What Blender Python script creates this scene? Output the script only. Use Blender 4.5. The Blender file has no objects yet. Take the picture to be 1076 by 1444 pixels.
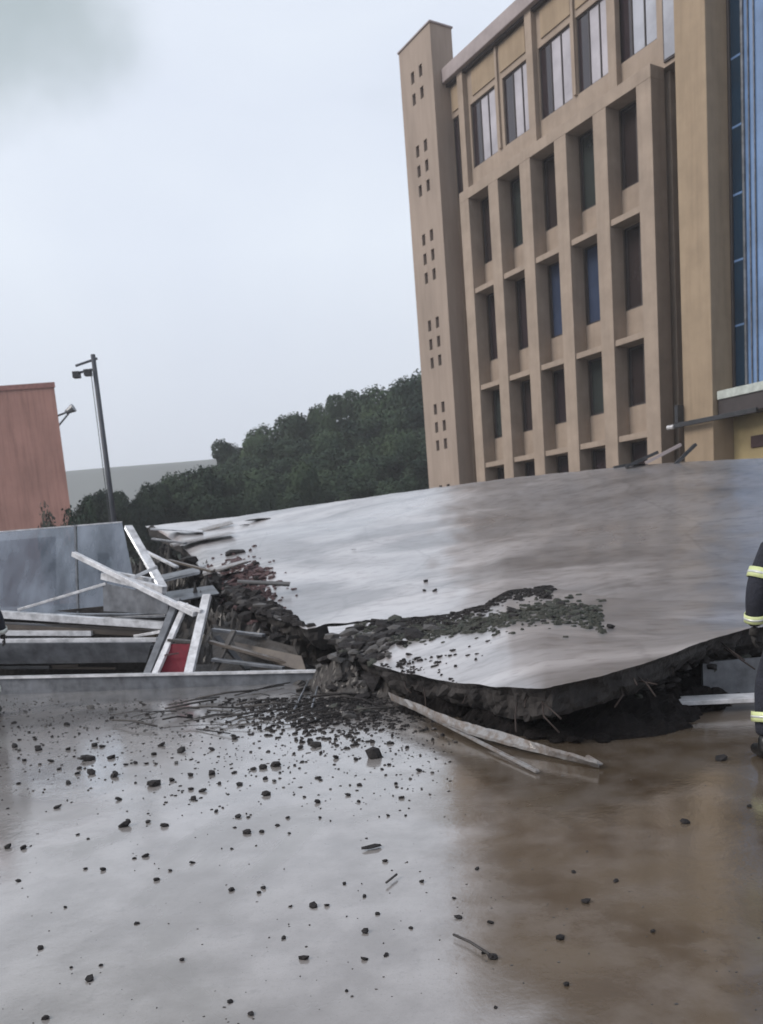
import bpy, bmesh, math, random
from math import sin, cos, pi, radians as R_
from mathutils import Vector, Matrix, noise, Euler

# ------------------------------------------------------------------ camera, sky, sun, exposure
S = bpy.context.scene
C = S.collection
F0, PITCH, ROLL, PY0, EYE = 1150.0, .1467, -.0811, 932.24, 1.7
fw = Vector((0, cos(PITCH), -sin(PITCH)))
_u = Vector((0, sin(PITCH), cos(PITCH)))
_r = Vector((1, 0, 0))
cr = cos(ROLL)*_r + sin(ROLL)*_u
cu = -sin(ROLL)*_r + cos(ROLL)*_u
cd = bpy.data.cameras.new('camera'); cam = bpy.data.objects.new('camera', cd); C.objects.link(cam)
M3 = Matrix((cr, cu, -fw)).transposed()
cam.matrix_world = Matrix.Translation((0, 0, EYE)) @ M3.to_4x4()
cd.sensor_fit = 'VERTICAL'; cd.sensor_height = 36; cd.lens = F0/1444*36
cd.shift_y = (PY0-722)/1444
cd.clip_start = .05; cd.clip_end = 6000
S.camera = cam
cd.dof.use_dof = True; cd.dof.focus_distance = 2.8; cd.dof.aperture_fstop = 5.2

SUN_EL, SUN_AZ = R_(36), R_(-112)          # azimuth from +Y, clockwise
W = bpy.data.worlds.new('World'); S.world = W; W.use_nodes = True
nt = W.node_tree; nt.nodes.clear()
N = nt.nodes.new; Lk = nt.links.new
out = N('ShaderNodeOutputWorld'); mixs = N('ShaderNodeMixShader'); mixs.inputs[0].default_value = .93
cn_ = ray0 = (fw + cr*((-190-538)/F0) + cu*((PY0+240)/F0)).normalized()
sky = N('ShaderNodeTexSky'); sky.sky_type = 'NISHITA'; sky.sun_disc = False
sky.sun_elevation = SUN_EL; sky.sun_rotation = SUN_AZ
b1 = N('ShaderNodeBackground'); b1.inputs[1].default_value = .1
Lk(sky.outputs[0], b1.inputs[0])
b2 = N('ShaderNodeBackground'); b2.inputs[1].default_value = 1.12
tc = N('ShaderNodeTexCoord')
mp = N('ShaderNodeMapping'); mp.inputs['Scale'].default_value = (1, 1, 1.8); mp.inputs['Location'].default_value = (.35, .1, .12)
Lk(tc.outputs['Generated'], mp.inputs[0])
nz = N('ShaderNodeTexNoise'); nz.inputs['Scale'].default_value = 1.7; nz.inputs['Detail'].default_value = 5; nz.inputs['Roughness'].default_value = .42
nz.inputs['Distortion'].default_value = .3
Lk(mp.outputs[0], nz.inputs['Vector'])
cr1 = N('ShaderNodeValToRGB')
cr1.color_ramp.elements[0].position = .36; cr1.color_ramp.elements[0].color = (.62, .68, .78, 1)
cr1.color_ramp.elements[1].position = .58; cr1.color_ramp.elements[1].color = (.80, .86, .95, 1)
e = cr1.color_ramp.elements.new(.46); e.color = (.74, .80, .91, 1)
Lk(nz.outputs[0], cr1.inputs[0])
# low sky slightly greyer
sx = N('ShaderNodeSeparateXYZ'); Lk(tc.outputs['Generated'], sx.inputs[0])
mr = N('ShaderNodeMapRange'); mr.inputs[1].default_value = 0; mr.inputs[2].default_value = .32
Lk(sx.outputs[2], mr.inputs[0])
mx = N('ShaderNodeMix'); mx.data_type = 'RGBA'
mx.inputs[6].default_value = (.55, .58, .67, 1)
Lk(mr.outputs[0], mx.inputs[0]); Lk(cr1.outputs[0], mx.inputs[7])
# heavier grey cloud bank up to the left
dp = N('ShaderNodeVectorMath'); dp.operation = 'DISTANCE'; Lk(tc.outputs['Generated'], dp.inputs[0]); dp.inputs[1].default_value = cn_
n2 = N('ShaderNodeTexNoise'); n2.inputs['Scale'].default_value = 5; n2.inputs['Detail'].default_value = 4; Lk(tc.outputs['Generated'], n2.inputs['Vector'])
ad = N('ShaderNodeMath'); ad.operation = 'MULTIPLY_ADD'; ad.inputs[1].default_value = .22; Lk(n2.outputs[0], ad.inputs[0]); Lk(dp.outputs['Value'], ad.inputs[2])
m3_ = N('ShaderNodeMapRange'); m3_.interpolation_type = 'SMOOTHSTEP'; m3_.inputs[1].default_value = .25; m3_.inputs[2].default_value = .36; m3_.inputs[3].default_value = 1; m3_.inputs[4].default_value = 0
Lk(ad.outputs[0], m3_.inputs[0])
mx4 = N('ShaderNodeMix'); mx4.data_type = 'RGBA'; mx4.inputs[7].default_value = (.44, .51, .54, 1)
Lk(m3_.outputs[0], mx4.inputs[0]); Lk(mx.outputs[2], mx4.inputs[6]); Lk(mx4.outputs[2], b2.inputs[0])
Lk(b1.outputs[0], mixs.inputs[1]); Lk(b2.outputs[0], mixs.inputs[2]); Lk(mixs.outputs[0], out.inputs[0])

sl = bpy.data.lights.new('sun', 'SUN'); sl.energy = 2.4; sl.angle = R_(24); sl.color = (1, .93, .86)
so = bpy.data.objects.new('sun', sl); C.objects.link(so)
sd = Vector((sin(SUN_AZ)*cos(SUN_EL), cos(SUN_AZ)*cos(SUN_EL), sin(SUN_EL)))
so.rotation_euler = sd.to_track_quat('Z', 'Y').to_euler()
S.view_settings.view_transform = 'Standard'; S.view_settings.look = 'None'
S.view_settings.gamma = 1; S.view_settings.exposure = 0; S.view_settings.use_curve_mapping = False
S.render.engine = 'CYCLES'
S.cycles.volume_bounces = 1; S.cycles.max_bounces = 6; S.cycles.use_denoising = True

rnd = random.Random(7)

# ------------------------------------------------------------------ helpers
def ray(px, py):
    return fw + cr*((px-538)/F0) + cu*((PY0-py)/F0)
def P(px, py, Y):                      # point on the sight line at ground distance Y
    d = ray(px, py); return Vector((0, 0, EYE)) + d*(Y/d.y)
def G(px, py, z=0):                    # point on the sight line at height z
    d = ray(px, py); return Vector((0, 0, EYE)) + d*((z-EYE)/d.z)

ORD = 'leftmost,second,third,fourth,fifth,sixth,seventh,eighth,ninth,tenth'.split(',')
def mat(name, col, rough=.7, metal=0, noise_amt=.25, scale=6, bump=.2, bscale=None, col2=None, coat=0, stretch=None,
        ramp=(.35, .65), spec=.5, coat_rough=.08, rough2=None, detail=6, obj=False, alpha=None, trans=0):
    m = bpy.data.materials.new(name); m.use_nodes = True
    t = m.node_tree; n = t.nodes; l = t.links
    bs = n['Principled BSDF']
    co = n.new('ShaderNodeTexCoord'); src = co.outputs['Object']
    if not obj:
        g = n.new('ShaderNodeNewGeometry'); src = g.outputs['Position']
    mp = n.new('ShaderNodeMapping'); l.new(src, mp.inputs[0])
    if stretch: mp.inputs['Scale'].default_value = stretch
    a = n.new('ShaderNodeTexNoise'); a.inputs['Scale'].default_value = scale; a.inputs['Detail'].default_value = detail
    a.inputs['Roughness'].default_value = .6
    l.new(mp.outputs[0], a.inputs['Vector'])
    r = n.new('ShaderNodeValToRGB'); l.new(a.outputs[0], r.inputs[0])
    c2 = col2 or tuple(c*(1-noise_amt*1.5) for c in col)
    r.color_ramp.elements[0].position = ramp[0]; r.color_ramp.elements[0].color = (*c2, 1)
    r.color_ramp.elements[1].position = ramp[1]; r.color_ramp.elements[1].color = (*col, 1)
    l.new(r.outputs[0], bs.inputs['Base Color'])
    bs.inputs['Roughness'].default_value = rough; bs.inputs['Metallic'].default_value = metal
    bs.inputs['Specular IOR Level'].default_value = spec
    bs.inputs['Coat Weight'].default_value = coat; bs.inputs['Coat Roughness'].default_value = coat_rough
    if trans: bs.inputs['Transmission Weight'].default_value = trans
    if alpha is not None: bs.inputs['Alpha'].default_value = alpha
    if rough2 is not None:
        k = n.new('ShaderNodeMapRange'); k.inputs[1].default_value = ramp[0]; k.inputs[2].default_value = ramp[1]
        k.inputs[3].default_value = rough2; k.inputs[4].default_value = rough
        l.new(a.outputs[0], k.inputs[0]); l.new(k.outputs[0], bs.inputs['Roughness'])
    if bump:
        bn = n.new('ShaderNodeTexNoise'); bn.inputs['Scale'].default_value = bscale or scale*5; bn.inputs['Detail'].default_value = 5
        l.new(mp.outputs[0], bn.inputs['Vector'])
        bp = n.new('ShaderNodeBump'); bp.inputs['Strength'].default_value = bump; bp.inputs['Distance'].default_value = .03
        l.new(bn.outputs[0], bp.inputs['Height']); l.new(bp.outputs[0], bs.inputs['Normal'])
    return m

def link(o, parent=None):
    C.objects.link(o)
    if parent is not None: o.parent = parent
    return o
def tag(o, label=None, cat=None, group=None, kind=None):
    if label: o['label'] = label
    if cat: o['category'] = cat
    if group: o['group'] = group
    if kind: o['kind'] = kind
    return o
def empty(name, loc=(0, 0, 0), rz=0):
    o = bpy.data.objects.new(name, None); o.location = loc; o.rotation_euler = (0, 0, rz)
    o.empty_display_size = .2
    return link(o)
def copy_tree(o, parent=None):
    c = o.copy(); link(c, parent)
    for ch in list(o.children): copy_tree(ch, c)
    return c

class MB:
    def __init__(s): s.v = []; s.f = []
    def box(s, x0, x1, y0, y1, z0, z1, j=0):
        n = len(s.v)
        for z in (z0, z1):
            for x, y in ((x0, y0), (x1, y0), (x1, y1), (x0, y1)):
                s.v.append((x+rnd.uniform(-j, j), y+rnd.uniform(-j, j), z+rnd.uniform(-j, j)))
        for q in ((0, 3, 2, 1), (4, 5, 6, 7), (0, 1, 5, 4), (1, 2, 6, 5), (2, 3, 7, 6), (3, 0, 4, 7)):
            s.f.append(tuple(n+i for i in q))
        return s
    def bar(s, a, b, w, h, up=Vector((0, 0, 1))):      # rectangular section from a to b
        a = Vector(a); b = Vector(b); d = (b-a).normalized()
        sd_ = d.cross(up)
        if sd_.length < .05: sd_ = d.cross(Vector((1, 0, 0)))
        sd_.normalize(); u = sd_.cross(d).normalized()
        n = len(s.v)
        for p in (a, b):
            for i, j in ((-1, -1), (1, -1), (1, 1), (-1, 1)):
                s.v.append(tuple(p + sd_*(w/2*i) + u*(h/2*j)))
        for q in ((0, 1, 2, 3), (7, 6, 5, 4), (0, 4, 5, 1), (1, 5, 6, 2), (2, 6, 7, 3), (3, 7, 4, 0)):
            s.f.append(tuple(n+i for i in q))
        return s
    def tube(s, pts, r, k=7, cap=True):
        pts = [Vector(p) for p in pts]; rs = r if isinstance(r, (list, tuple)) else [r]*len(pts)
        n0 = len(s.v)
        for i, p in enumerate(pts):
            d = (pts[min(i+1, len(pts)-1)]-pts[max(i-1, 0)]).normalized()
            q = d.cross(Vector((0, 0, 1)))
            if q.length < .1: q = d.cross(Vector((0, 1, 0)))
            q.normalize(); w = d.cross(q)
            for j in range(k):
                a = 2*pi*j/k; s.v.append(tuple(p+(q*cos(a)+w*sin(a))*rs[i]))
        for i in range(len(pts)-1):
            for j in range(k):
                a = n0+i*k+j; b = n0+i*k+(j+1) % k; s.f.append((a, b, b+k, a+k))
        if cap:
            s.f.append(tuple(n0+j for j in reversed(range(k)))); s.f.append(tuple(n0+(len(pts)-1)*k+j for j in range(k)))
        return s
    def ell(s, c, rx, ry, rz, k=14, m=9, rot=None):
        n0 = len(s.v)
        for i in range(m+1):
            th = pi*i/m
            for j in range(k):
                ph = 2*pi*j/k
                p = Vector((rx*sin(th)*cos(ph), ry*sin(th)*sin(ph), rz*cos(th)))
                if rot: p = rot @ p
                s.v.append(tuple(Vector(c)+p))
        for i in range(m):
            for j in range(k):
                a = n0+i*k+j; b = n0+i*k+(j+1) % k; s.f.append((a, a+k, b+k, b))
        return s
    def mesh(s, name, m, smooth=False, bevel=0):
        me = bpy.data.meshes.new(name); me.from_pydata(s.v, [], s.f); me.update()
        if m: me.materials.append(m)
        if smooth: me.polygons.foreach_set('use_smooth', [True]*len(me.polygons))
        return me
    def build(s, name, m, parent=None, smooth=False, bevel=0):
        o = bpy.data.objects.new(name, s.mesh(name, m, smooth)); link(o, parent)
        if bevel:
            b = o.modifiers.new('bevel', 'BEVEL'); b.width = bevel; b.segments = 2; b.limit_method = 'ANGLE'
        return o

# ------------------------------------------------------------------ materials
M = {}
M['stucco'] = mat('tan_stucco', (.36, .285, .225), .85, noise_amt=.2, scale=1.3, bump=.15, bscale=30, ramp=(.25, .75))
M['stucco_tower'] = mat('tower_stucco', (.355, .283, .232), .85, noise_amt=.2, scale=.8, bump=.15, bscale=30, stretch=(1, 1, .35), ramp=(.25, .75))
def weather(m, k=.11):
    t = m.node_tree; n = t.nodes; l = t.links; bs = n['Principled BSDF']; src = bs.inputs['Base Color'].links[0].from_socket
    g = n.new('ShaderNodeNewGeometry'); mp = n.new('ShaderNodeMapping'); mp.inputs['Scale'].default_value = (3, 3, .22); l.new(g.outputs['Position'], mp.inputs[0])
    a = n.new('ShaderNodeTexNoise'); a.inputs['Scale'].default_value = 1.6; a.inputs['Detail'].default_value = 7; a.inputs['Roughness'].default_value = .65; l.new(mp.outputs[0], a.inputs['Vector'])
    r_ = n.new('ShaderNodeMapRange'); r_.inputs[1].default_value = .45; r_.inputs[2].default_value = .72; r_.inputs[3].default_value = 0; r_.inputs[4].default_value = k*2; l.new(a.outputs[0], r_.inputs[0])
    x = n.new('ShaderNodeMix'); x.data_type = 'RGBA'; x.blend_type = 'MULTIPLY'; l.new(r_.outputs[0], x.inputs[0]); l.new(src, x.inputs[6]); x.inputs[7].default_value = (.42, .38, .36, 1)
    l.new(x.outputs[2], bs.inputs['Base Color'])
weather(M['stucco']); weather(M['stucco_tower'])
M['fascia'] = mat('ochre_stucco', (.325, .245, .165), .85, noise_amt=.1, scale=1.5, bump=.1, bscale=30)
weather(M['fascia'], .15)
M['yellow'] = mat('yellow_stucco', (.40, .32, .17), .85, noise_amt=.2, scale=1.2, bump=.1, bscale=30)
M['coping'] = mat('coping_stone', (.33, .28, .275), .7, noise_amt=.15, scale=2, bump=.1)
M['dark_frame'] = mat('dark_window_frame', (.045, .035, .035), .5, noise_amt=.2, scale=3, bump=0)
M['inside'] = mat('dark_interior', (.06, .035, .035), .9, noise_amt=.3, scale=1, bump=0)
def glass(name, c, rough=.08, metal=.0, coat=.6):
    return mat(name, c, rough, metal, noise_amt=.25, scale=.6, bump=.05, bscale=1.2, coat=coat)
M['g_dark'] = glass('dark_glass', (.035, .025, .03))
M['g_blue'] = glass('blue_glass', (.045, .065, .12))
M['g_green'] = glass('greenish_glass', (.035, .043, .042))
M['g_brown'] = glass('brown_glass', (.035, .026, .026))
M['g_pale'] = glass('pale_sky_painted_glass', (.46, .43, .46), .2)  # curtain tone with reflected sky painted into the pale colour
M['g_pale2'] = glass('grey_sky_painted_glass', (.42, .43, .48), .2)  # sky reflection put into the grey pane colour
M['g_curtain_blue'] = glass('blue_curtain_wall_glass', (.16, .27, .48), .12, .0, 1)
M['g_curtain_navy'] = glass('navy_curtain_wall_glass', (.008, .03, .06), .12, .0, .3)
M['red_wall'] = mat('red_render', (.38, .205, .17), .9, noise_amt=.22, scale=.35, bump=.2, bscale=18, ramp=(.3, .7), detail=9)
M['white_metal'] = mat('dirty_white_metal', (.66, .66, .68), .42, .1, noise_amt=.35, scale=7, bump=.08, ramp=(.3, .6), coat=.3)
M['grey_metal'] = mat('grey_metal', (.17, .18, .2), .45, .3, noise_amt=.35, scale=5, bump=.1, coat=.3)
M['dark_metal'] = mat('dark_metal', (.05, .052, .058), .5, .4, noise_amt=.3, scale=5, bump=.05)
M['pole'] = mat('lamp_pole_metal', (.07, .075, .09), .6, .3, noise_amt=.2, scale=3, bump=.05)
M['chunk'] = mat('dark_wet_rubble', (.026, .022, .022), .75, noise_amt=.4, scale=20, bump=.6, bscale=60, spec=.3, col2=(.009, .008, .008))
M['hollow'] = mat('shade_black_rubble', (.014, .012, .012), .95, noise_amt=.4, scale=10, bump=.8, bscale=30, spec=.1)  # near-black so the shade under the slab sits in the colour
M['chunk_grey'] = mat('grey_concrete_rubble', (.07, .065, .062), .8, noise_amt=.4, scale=14, bump=.6, bscale=50, coat=.2, col2=(.05, .045, .042))
M['chunk_red'] = mat('brick_rubble', (.12, .065, .065), .8, noise_amt=.4, scale=14, bump=.6, bscale=50, col2=(.04, .024, .026))
M['moss'] = mat('mossy_rubble', (.060, .058, .048), .8, noise_amt=.4, scale=14, bump=.7, bscale=50, col2=(.02, .026, .018))
M['mud'] = mat('dark_mud', (.036, .029, .025), .7, noise_amt=.5, scale=6, bump=1, bscale=14, col2=(.018, .015, .013), coat=.2)
M['rust'] = mat('rusty_rebar', (.035, .022, .018), .8, noise_amt=.3, scale=30, bump=.2)
M['stick'] = mat('wet_stick', (.055, .048, .045), .6, noise_amt=.3, scale=20, bump=.3)
M['board'] = mat('splintered_board', (.24, .235, .235), .45, noise_amt=.5, scale=12, bump=.5, stretch=(1, 1, 1), coat=.3, col2=(.16, .13, .11), ramp=(.38, .58))
M['tan_sheet'] = mat('muddy_tan_sheet', (.10, .08, .062), .6, noise_amt=.4, scale=3, bump=.3, coat=.3, col2=(.06, .045, .037))
M['red_paint'] = mat('dark_red_paint', (.15, .006, .018), .6, noise_amt=.25, scale=8, bump=.1, spec=.25)
M['navy'] = mat('navy_fabric', (.018, .02, .032), .85, noise_amt=.3, scale=12, bump=.4, bscale=60)
M['band'] = mat('yellow_reflective_band', (.62, .68, .33), .4, noise_amt=.12, scale=20, bump=.05)
M['silver'] = mat('silver_reflective_band', (.62, .64, .6), .3, .2, noise_amt=.1, scale=20, bump=0)
M['skin'] = mat('skin', (.42, .26, .19), .5, noise_amt=.1, scale=20, bump=.05)
M['boot'] = mat('black_rubber', (.012, .012, .012), .35, noise_amt=.2, scale=20, bump=.1)
M['helmet'] = mat('helmet_shell', (.45, .05, .03), .25, noise_amt=.1, scale=10, bump=0, coat=1)
M['eye'] = mat('dark_eye', (.02, .015, .012), .2, bump=0)
M['glove'] = mat('dark_glove', (.03, .027, .025), .8, noise_amt=.2, scale=20, bump=.3)
M['leaf'] = mat('leaf_green', (.062, .090, .050), .7, noise_amt=.5, scale=.45, bump=0, col2=(.026, .042, .03), ramp=(.35, .65))
M['leaf2'] = mat('leaf_dark_green', (.048, .070, .045), .7, noise_amt=.5, scale=.5, bump=0, col2=(.02, .032, .027), ramp=(.35, .65))
M['leaf_red'] = mat('leaf_dusky_red', (.09, .05, .04), .7, noise_amt=.5, scale=1.5, bump=0, col2=(.03, .035, .022), ramp=(.4, .6))
for k_ in ('leaf', 'leaf2'): M[k_].node_tree.nodes['Principled BSDF'].inputs['Specular IOR Level'].default_value = .08; M[k_].node_tree.nodes['Principled BSDF'].inputs['Roughness'].default_value = 1
M['bark'] = mat('bark', (.05, .04, .033), .9, noise_amt=.4, scale=6, bump=.4)
M['hill'] = mat('grassy_hill', (.055, .068, .045), .95, noise_amt=.4, scale=.08, bump=0, col2=(.035, .045, .032))
M['ridge'] = mat('far_ridge', (.055, .062, .052), .95, noise_amt=.3, scale=.02, bump=0, col2=(.04, .045, .04))

weather(M['red_wall'], .25); weather(M['grey_metal'], .2); weather(M['white_metal'], .15)
def pane_mat():
    m = bpy.data.materials.new('dirty_clear_glass'); m.use_nodes = True
    n = m.node_tree.nodes; l = m.node_tree.links; n.clear()
    o = n.new('ShaderNodeOutputMaterial'); tr = n.new('ShaderNodeBsdfTransparent'); tr.inputs[0].default_value = (.55, .6, .66, 1)
    gl = n.new('ShaderNodeBsdfGlossy'); gl.inputs['Roughness'].default_value = .12; gl.inputs['Color'].default_value = (.8, .85, .9, 1)
    df = n.new('ShaderNodeBsdfDiffuse'); df.inputs[0].default_value = (.22, .245, .29, 1)
    m1 = n.new('ShaderNodeMixShader'); m2 = n.new('ShaderNodeMixShader')
    g = n.new('ShaderNodeNewGeometry'); mp = n.new('ShaderNodeMapping'); mp.inputs['Scale'].default_value = (2.2, 1, .5)
    nz = n.new('ShaderNodeTexNoise'); nz.inputs['Scale'].default_value = 1.6; nz.inputs['Detail'].default_value = 4
    l.new(g.outputs['Position'], mp.inputs[0]); l.new(mp.outputs[0], nz.inputs['Vector'])
    r = n.new('ShaderNodeMapRange'); r.inputs[1].default_value = .35; r.inputs[2].default_value = .7; r.inputs[3].default_value = .22; r.inputs[4].default_value = .75
    l.new(nz.outputs[0], r.inputs[0]); l.new(r.outputs[0], m1.inputs[0])
    l.new(tr.outputs[0], m1.inputs[1]); l.new(df.outputs[0], m1.inputs[2])
    fr = n.new('ShaderNodeLayerWeight'); fr.inputs[0].default_value = .25
    l.new(fr.outputs['Fresnel'], m2.inputs[0]); l.new(m1.outputs[0], m2.inputs[1]); l.new(gl.outputs[0], m2.inputs[2])
    l.new(m2.outputs[0], o.inputs[0])
    return m
M['pane'] = pane_mat()

def ground_mat():
    m = bpy.data.materials.new('wet_muddy_concrete'); m.use_nodes = True
    n = m.node_tree.nodes; l = m.node_tree.links; bs = n['Principled BSDF']
    g = n.new('ShaderNodeNewGeometry'); sp = n.new('ShaderNodeSeparateXYZ'); l.new(g.outputs['Position'], sp.inputs[0])
    def noise_(sc, det=5, rough=.55, vec=None, dist=0):
        a = n.new('ShaderNodeTexNoise'); a.inputs['Scale'].default_value = sc; a.inputs['Detail'].default_value = det
        a.inputs['Roughness'].default_value = rough; a.inputs['Distortion'].default_value = dist
        l.new(vec or g.outputs['Position'], a.inputs['Vector']); return a.outputs[0]
    def math_(op, a, b=None, c=None):
        k = n.new('ShaderNodeMath'); k.operation = op
        for i, v in enumerate((a, b, c)):
            if v is None: continue
            if isinstance(v, (int, float)): k.inputs[i].default_value = v
            else: l.new(v, k.inputs[i])
        return k.outputs[0]
    def mr_(v, a, b, c=0, d=1, smooth=True):
        k = n.new('ShaderNodeMapRange'); k.interpolation_type = 'SMOOTHSTEP' if smooth else 'LINEAR'
        l.new(v, k.inputs[0])
        for i, x in zip((1, 2, 3, 4), (a, b, c, d)): k.inputs[i].default_value = x
        return k.outputs[0]
    def mixc(f, a, b):
        k = n.new('ShaderNodeMix'); k.data_type = 'RGBA'; l.new(f, k.inputs[0])
        for i, v in ((6, a), (7, b)):
            if isinstance(v, tuple): k.inputs[i].default_value = (*v, 1)
            else: l.new(v, k.inputs[i])
        return k.outputs[2]
    n1 = noise_(.9, 5, .5, dist=.6); n2 = noise_(2.6, 6, .6); n3 = noise_(14, 6, .65)
    # mud and the building's reflection painted brown to the right, pale wet concrete left
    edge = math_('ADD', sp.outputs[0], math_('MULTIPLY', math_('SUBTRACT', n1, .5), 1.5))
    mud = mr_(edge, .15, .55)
    pale = mixc(mr_(n2, .3, .7), (.205, .188, .178), (.31, .29, .28))
    n4 = noise_(.45, 6, .55, dist=1.2)
    pale = mixc(math_('MULTIPLY', mr_(n4, .52, .60), .45), pale, (.17, .155, .145))
    n5 = noise_(70, 4, .7)
    pale = mixc(math_('MULTIPLY', mr_(n5, .55, .72), .4), pale, (.11, .10, .095))
    pale = mixc(math_('MULTIPLY', mr_(n3, .55, .75), .35), pale, (.12, .11, .105))
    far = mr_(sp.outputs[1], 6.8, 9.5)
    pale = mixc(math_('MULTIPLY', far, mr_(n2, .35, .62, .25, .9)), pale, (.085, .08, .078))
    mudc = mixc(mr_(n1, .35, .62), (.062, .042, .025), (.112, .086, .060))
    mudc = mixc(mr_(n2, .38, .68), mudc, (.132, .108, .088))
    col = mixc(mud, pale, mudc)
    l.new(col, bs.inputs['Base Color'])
    ro = mr_(n4, .42, .62, .08, .34)
    l.new(ro, bs.inputs['Roughness'])
    bs.inputs['IOR'].default_value = 1.4
    bs.inputs['Coat Weight'].default_value = 1; bs.inputs['Coat IOR'].default_value = 1.6; bs.inputs['Coat Roughness'].default_value = .10
    bp = n.new('ShaderNodeBump'); bp.inputs['Strength'].default_value = .25; bp.inputs['Distance'].default_value = .02
    h = math_('ADD', math_('ADD', n2, math_('MULTIPLY', n3, .35)), math_('MULTIPLY', n5, .06))
    l.new(h, bp.inputs['Height']); l.new(bp.outputs[0], bs.inputs['Normal'])
    bc = n.new('ShaderNodeBump'); bc.inputs['Strength'].default_value = .12; bc.inputs['Distance'].default_value = .02
    l.new(h, bc.inputs['Height']); l.new(bc.outputs[0], bs.inputs['Coat Normal'])
    return m
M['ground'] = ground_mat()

def slab_mat():
    m = bpy.data.materials.new('wet_roof_slab'); m.use_nodes = True
    n = m.node_tree.nodes; l = m.node_tree.links; bs = n['Principled BSDF']
    g = n.new('ShaderNodeNewGeometry')
    mp = n.new('ShaderNodeMapping'); mp.inputs['Rotation'].default_value = (0, 0, R_(-18)); mp.inputs['Scale'].default_value = (.42, .85, 1)
    l.new(g.outputs['Position'], mp.inputs[0])
    a = n.new('ShaderNodeTexNoise'); a.inputs['Scale'].default_value = .8; a.inputs['Detail'].default_value = 9; a.inputs['Distortion'].default_value = .8; a.inputs['Roughness'].default_value = .58
    l.new(mp.outputs[0], a.inputs['Vector'])
    b = n.new('ShaderNodeTexNoise'); b.inputs['Scale'].default_value = .38; b.inputs['Detail'].default_value = 4
    l.new(g.outputs['Position'], b.inputs['Vector'])
    c = n.new('ShaderNodeTexNoise'); c.inputs['Scale'].default_value = 9; c.inputs['Detail'].default_value = 7
    l.new(mp.outputs[0], c.inputs['Vector'])
    r = n.new('ShaderNodeValToRGB'); l.new(a.outputs[0], r.inputs[0])
    el = r.color_ramp.elements; el[0].position = .3; el[0].color = (.10, .093, .093, 1); el[1].position = .70; el[1].color = (.245, .232, .232, 1)
    x = el.new(.5); x.color = (.18, .17, .172, 1)
    # wet sky reflection painted as pale patches, more to the left; thin fractures
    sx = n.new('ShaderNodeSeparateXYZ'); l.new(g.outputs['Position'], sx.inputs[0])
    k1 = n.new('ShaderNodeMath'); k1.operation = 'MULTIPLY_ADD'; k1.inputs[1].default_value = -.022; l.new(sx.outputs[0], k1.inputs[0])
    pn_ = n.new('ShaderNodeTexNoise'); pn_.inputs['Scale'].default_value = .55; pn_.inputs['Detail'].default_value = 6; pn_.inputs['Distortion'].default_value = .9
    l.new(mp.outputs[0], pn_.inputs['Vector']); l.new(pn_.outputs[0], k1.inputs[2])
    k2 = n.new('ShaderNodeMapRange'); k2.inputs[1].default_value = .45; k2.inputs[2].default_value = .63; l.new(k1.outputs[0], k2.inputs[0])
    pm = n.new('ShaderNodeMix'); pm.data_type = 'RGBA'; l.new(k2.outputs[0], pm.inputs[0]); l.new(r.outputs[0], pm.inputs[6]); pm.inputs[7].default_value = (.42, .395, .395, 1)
    vo = n.new('ShaderNodeTexVoronoi'); vo.feature = 'DISTANCE_TO_EDGE'; vo.inputs['Scale'].default_value = .42
    wv = n.new('ShaderNodeMix'); wv.data_type = 'VECTOR'; wv.inputs[0].default_value = .16; l.new(g.outputs['Position'], wv.inputs[4]); l.new(c.outputs[1], wv.inputs[5]); l.new(wv.outputs[1], vo.inputs['Vector'])
    vr = n.new('ShaderNodeMapRange'); vr.inputs[1].default_value = .004; vr.inputs[2].default_value = .016; vr.inputs[3].default_value = .80; vr.inputs[4].default_value = 1; l.new(vo.outputs['Distance'], vr.inputs[0])
    vm = n.new('ShaderNodeMix'); vm.data_type = 'RGBA'; vm.blend_type = 'MULTIPLY'; vm.inputs[0].default_value = 1; l.new(pm.outputs[2], vm.inputs[6]); l.new(vr.outputs[0], vm.inputs[7])
    r = vm
    r2 = n.new('ShaderNodeValToRGB'); l.new(c.outputs[0], r2.inputs[0])
    r2.color_ramp.elements[0].position = .28; r2.color_ramp.elements[0].color = (.45, .42, .41, 1)
    r2.color_ramp.elements[1].position = .5; r2.color_ramp.elements[1].color = (1, 1, 1, 1)
    mx = n.new('ShaderNodeMix'); mx.data_type = 'RGBA'; mx.blend_type = 'MULTIPLY'; mx.inputs[0].default_value = .7
    l.new(r.outputs[2], mx.inputs[6]); l.new(r2.outputs[0], mx.inputs[7]); l.new(mx.outputs[2], bs.inputs['Base Color'])
    k = n.new('ShaderNodeMapRange'); k.inputs[1].default_value = .35; k.inputs[2].default_value = .65; k.inputs[3].default_value = .25; k.inputs[4].default_value = .5
    l.new(b.outputs[0], k.inputs[0]); l.new(k.outputs[0], bs.inputs['Roughness'])
    bs.inputs['Coat Weight'].default_value = 1; bs.inputs['Coat Roughness'].default_value = .27; bs.inputs['Coat IOR'].default_value = 1.75
    bp = n.new('ShaderNodeBump'); bp.inputs['Strength'].default_value = .3; bp.inputs['Distance'].default_value = .02
    l.new(a.outputs[0], bp.inputs['Height'])
    bp2 = n.new('ShaderNodeBump'); bp2.inputs['Strength'].default_value = .2; bp2.inputs['Distance'].default_value = .02
    l.new(c.outputs[0], bp2.inputs['Height']); l.new(bp.outputs[0], bp2.inputs['Normal'])
    l.new(bp2.outputs[0], bs.inputs['Normal']); l.new(bp.outputs[0], bs.inputs['Coat Normal'])
    return m
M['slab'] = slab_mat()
M['slab_edge'] = mat('dark_broken_slab_edge', (.038, .033, .031), .9, noise_amt=.5, scale=5, bump=1, bscale=16, col2=(.016, .014, .014))

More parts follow.
